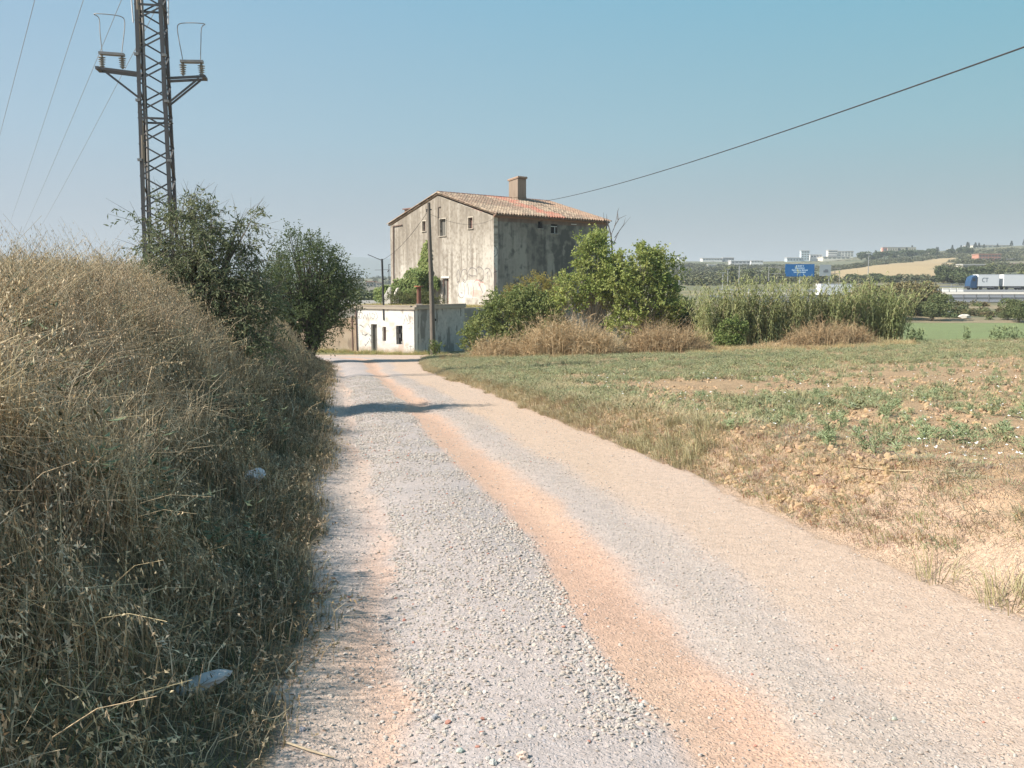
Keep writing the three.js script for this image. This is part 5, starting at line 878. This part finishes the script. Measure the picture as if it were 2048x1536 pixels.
// ------------------------------------------------------------------ hillside: trees, scrub, buildings
{
  const far = (n, leafS, tones) => { const m = new MB(), w = new MB(); w.tube([V(0, -.5, 0), V(0, 2.5, 0)], [.25, .15], [.14, .11, .08], 5); const lob = []; for (let k = 0; k < 7; k++) lob.push(V(gauss() * 1.5, 2.6 + rr(-.6, 1.8), gauss() * 1.5)); for (let i = 0; i < n; i++) { const c = lob[i % 7].clone().add(rdir(.2).multiplyScalar(1.5 * Math.cbrt(rr(.3, 1)))); const d = rdir(.2); m.leaf(c, d, leafS * rr(.6, 1.3), leafS * .8, V().crossVectors(d, rdir()).normalize(), vary(mix3(tones[0], tones[1], rnd()), .2)); } return [m.geo(), w.geo()]; };
  const kinds = [far(900, .75, [[.06, .085, .035], [.12, .14, .06]]), far(520, .75, [[.10, .12, .05], [.18, .19, .08]]), far(3000, .3, [[.15, .135, .06], [.23, .185, .09]]), ];
  const pine = (() => { const m = new MB(), w = new MB(); w.tube([V(0, -.3, 0), V(0, 5.5, 0)], [.2, .05], [.13, .1, .08], 5); for (let i = 0; i < 420; i++) { const y = rr(1, 6.2), r = (6.4 - y) * .26 * Math.sqrt(rnd()), a = rr(0, 6.3), d = V(Math.cos(a), rr(-.4, .6), Math.sin(a)).normalize(); m.leaf(V(Math.cos(a) * r, y, Math.sin(a) * r), d, .6, .4, V().crossVectors(d, rdir()).normalize(), vary([.05, .07, .035], .2)); } return [m.geo(), w.geo()]; })(); kinds.push(pine, far(3600, .28, [[.09, .12, .045], [.17, .19, .075]]));
  const proto = kinds.map((k, i) => { const g = new THREE.Group(); g.name = ['hillside_tree', 'hillside_tree', 'brown_tree', 'ridge_pine', 'embankment_bush'][i]; part(g, 'crown', k[0], DRY); part(g, 'trunk', k[1], BARK); return g; });
  const labels = ['dark green tree in the belt between the lorry and the wheat field', 'olive green bushy tree on the hillside behind the blue sign', 'brownish tree behind the reeds', 'slim dark pine on the far ridge'], groups = [ 'dark tree belt beside the wheat field', 'olive trees on the hillside', 'brownish trees behind the reeds', 'pines on the far ridge'];
  const plant = (k, px, d, s, sy = 1, label, group) => { const x = (px - 1024) / F * d, o = proto[k].clone(); o.name = numbered(proto[k].name); scene.add(o); o.position.set(x, H(x, d) - .1, -d); o.scale.set(s, s * sy, s); o.rotation.y = rr(0, 6); tag(o, label ?? labels[k], k === 4 ? 'bush' : 'tree', label ? group : groups[k]); };
  // a belt of trees between the motorway and the wheat field
  for (let i = 0; i < 26; i++) plant(0, rr(1860, 1965), rr(262, 330), rr(.55, .95), rr(.7, 1.0));
  for (let i = 0; i < 12; i++) plant(0, rr(1690, 1790), rr(280, 310), rr(.45, .75), .7, 'small dark tree right behind the reeds at the wheat field foot', 'small trees at the wheat field foot');
  for (let i = 0; i < 22; i++) plant(1, rr(1360, 1660), rr(270, 420), rr(.6, 1.1), rr(.6, .9));
  for (let i = 0; i < 18; i++) plant(1, rr(1900, 2100), rr(300, 420), rr(.5, 1.0), rr(.6, .9), 'olive tree among the houses above the lorry', 'olive trees above the lorry');
  for (let i = 0; i < 9; i++) plant(2, rr(1705, 1860), rr(104, 118), rr(.7, .95), rr(.75, .9));
  plant(4, 1864, 103, .72, .8, 'dark bush at the right end of the reeds below the motorway'); plant(4, 2036, 100, .66, .75, 'green bush on the embankment below the lorry'); plant(4, 2014, 104, .42, .6, 'smaller bush beside the embankment bush'); plant(1, 2046, 232, .95, .9, 'bright round tree behind the lorry');
  for (let i = 0; i < 18; i++) plant(3, rr(1700, 2040), rr(850, 890), rr(.6, 1.2), rr(.7, 1.0));
  for (let i = 0; i < 22; i++) plant(0, 1700 + 260 * rnd(), rr(680, 760), rr(1.0, 1.7), .7, 'dark tree in the wood above the wheat field', 'wood above the wheat field');
  for (const [px, d, s] of [[735, 210, 1.5], [770, 200, 1.3], [700, 230, 1.7], [752, 250, 1.6], [790, 190, 1.2]]) plant(1, px, d, s, .8, `olive tree in the valley beyond the terrace, ${['broad', 'low', 'tall', 'round', 'small'][[735, 770, 700, 752, 790].indexOf(px)]} crowned`);
  // scrub covering the slopes
  const scrub = far(70, 1.3, [[.085, .10, .05], [.16, .16, .085]])[0], sl = [];
  for (let i = 0; i < 9000; i++) { const d = 245 + 640 * rnd() ** .8, u = rr(.12, .64), x = u * d; if (wheatField(x, d) || fbm(x * .014, d * .02, 3) < -.12 + .1 * rnd()) continue; sl.push({ p: [x, H(x, d) - 1.2, -d], s: [rr(.5, 1.1) * (1 + d / 900), rr(.25, .6) * (d > 760 ? .4 : 1), rr(.5, 1.1)], yaw: rr(0, 6), c: Array(3).fill(rr(.75, 1.2)) }); }
  for (let i = 0; i < 900; i++) { const d = rr(104, 132), x = rr(.4, .66) * d; if (fbm(x * .2, d * .2, 2) < -.05) continue; sl.push({ p: [x, H(x, d) - .35, -d], s: [rr(.12, .3), rr(.07, .2), rr(.12, .3)], yaw: rr(0, 6), c: [rr(.9, 1.5), rr(.9, 1.3), rr(.8, 1.1)] }); }
  for (let i = 0; i < 1600; i++) { const d = 240 + 700 * rnd(), x = rr(-.5, .05) * d; sl.push({ p: [x, H(x, d) - 1.2, -d], s: [rr(.6, 1.2), rr(.3, .7), rr(.6, 1.2)], yaw: rr(0, 6), c: Array(3).fill(rr(.75, 1.2)) }); }
  stuff(instances(scrub, DRY, sl), 'hillside_scrub', 'low olive scrub covering the hillsides', 'scrub');
  // distant buildings: [label, px0, px1, yTop, yBase, d, wall colour, storeys, columns]
  const dark = mat(.12, .13, .14, .5);
  const bld = (name, label, px0, px1, y0, y1, d, c, floors, cols, opt = {}) => {
    const a = at(px0, y1, d), b = at(px1, y0, d), w = b.x - a.x, x = (a.x + b.x) / 2, h = b.y - a.y, dep = opt.depth ?? Math.min(30, w * .6), t = thing(name, label, 'building', [x, a.y, -d - dep / 2]);
    part(t, 'wall', boxG(w, h + 6, dep, 0, h / 2 - 3, 0), mat(...c, .9)); part(t, 'roof', boxG(w + .6, .5, dep + .6, 0, h + .26, 0), mat(...(opt.roof ?? [.5, .48, .45]), .9));
    for (let f = 0; f < floors; f++) for (let k = 0; k < cols; k++) part(t, 'window', boxG(w / cols * (opt.band ?? .6), h / floors * .42, .2, -w / 2 + (k + .5) * w / cols, (f + .52) * h / floors, dep / 2 + .06), dark);
    return t;
  };
  bld('office_block', 'white office block with three dark window bands on the ridge', 1656, 1675, 501, 514, 860, [.72, .70, .62], 3, 1, { band: .96 });
  bld('office_block', 'long white office block beside the banded block on the ridge', 1677, 1707, 503, 513, 862, [.70, .68, .60], 3, 5);
  bld('low_hall', 'low pale hall below the white office blocks', 1646, 1700, 514, 518, 850, [.70, .66, .55], 1, 6);
  bld('tower_building', 'pale blue stepped tower building on the ridge', 1602, 1619, 502, 520, 862, [.55, .62, .65], 4, 3);
  bld('low_hall', 'pale blue low wing attached to the stepped tower', 1574, 1603, 516, 523, 860, [.50, .58, .62], 1, 5);
  bld('low_hall', 'long white hall between the tower and office blocks', 1621, 1644, 510, 516, 868, [.72, .70, .68], 1, 4);
  bld('warehouse', 'long cream warehouse with red end on the ridge', 1775, 1832, 495, 504, 880, [.66, .58, .42], 1, 12, { band: .4 });
  bld('warehouse', 'red end block of the cream warehouse', 1765, 1775, 495, 505, 874, [.55, .25, .2], 1, 1);
  bld('low_hall', 'thin white hall among the ridge pines', 1902, 1934, 499, 502, 870, [.72, .70, .66], 1, 3);
  bld('low_hall', 'long pale hall at the right end of the ridge', 1948, 2022, 491, 495, 895, [.62, .60, .50], 1, 8);
  bld('low_hall', 'white shed left of the antenna hill on the ridge', 1357, 1372, 515, 519, 880, [.72, .72, .7], 1, 2);
  bld('low_hall', 'white long factory on the left part of the ridge', 1405, 1445, 517, 521, 880, [.7, .7, .68], 1, 7);
  bld('low_hall', 'grey factory beside the white long factory', 1446, 1468, 516, 521, 884, [.35, .38, .40], 1, 4);
  bld('canopy_building', 'wide white flat roofed canopy building on the slope', 1462, 1500, 522, 527, 780, [.5, .5, .5], 1, 5, { roof: [.75, .75, .74] });
  bld('low_hall', 'small white shed standing on the slope', 1416, 1431, 530, 534, 640, [.74, .73, .7], 1, 2);
  bld('low_hall', 'white hall strip right of the canopy building', 1502, 1526, 522, 525, 800, [.72, .72, .7], 1, 4);
  bld('brick_building', 'red brick two storey building on the slope above the lorry', 1957, 2002, 509, 520, 560, [.48, .24, .17], 2, 7, { roof: [.42, .24, .18] });
  bld('brick_building', 'long low red brick building behind parked cars', 1972, 2052, 528, 535, 470, [.46, .25, .18], 1, 9, { roof: [.45, .35, .3] });
  bld('white_house', 'row of white walls below the brick buildings', 1926, 1971, 530, 536, 440, [.68, .62, .52], 1, 8);
  for (const [px0, px1, c] of [[2003, 2030, 'larger'], [2031, 2056, 'smaller']]) { const p = at((px0 + px1) / 2, 520, 560), w = (px1 - px0) / F * 560, t = thing('arched_hall', `dark arched roof hall, the ${c} of two beside the brick building`, 'building', [p.x, p.y - 1, p.z]); part(t, 'roof', new THREE.CylinderGeometry(1, 1, 20, 20, 1, false, -Math.PI / 2, Math.PI).rotateX(-Math.PI / 2).scale(w / 2, w * .22, 1), mat(.1, .1, .1)); part(t, 'wall', boxG(w, 4, 19.6, 0, -2.1, 0), mat(.4, .25, .2)); }
  bld('village_house', 'pale house with red roof in the valley beyond the terrace', 732, 752, 564, 576, 480, [.5, .44, .36], 1, 3, { roof: [.38, .22, .16] });
  bld('village_house', 'cream house beside the red roofed house in the valley', 753, 764, 566, 576, 470, [.55, .5, .42], 2, 2, { roof: [.4, .3, .24] });
  // pale rubble on the embankment
  for (const [px, py, d, l] of [[1901, 613, 112, 'pale concrete lump lying on the upper embankment'], [1927, 624, 106, 'reddish broken block lying on the lower embankment']]) { const x = (px - 1024) / F * d, m = new THREE.Mesh(new THREE.DodecahedronGeometry(.55, 0).scale(1.4, .6, 1), mat(.6, .56, .5)); m.position.set(x, H(x, d) + .2, -d); top(m, 'rubble_block', l, 'rubble'); }
}

scene.fog = new THREE.FogExp2(new THREE.Color(.86, .93, 1), .00034);
renderer.render(scene, camera);
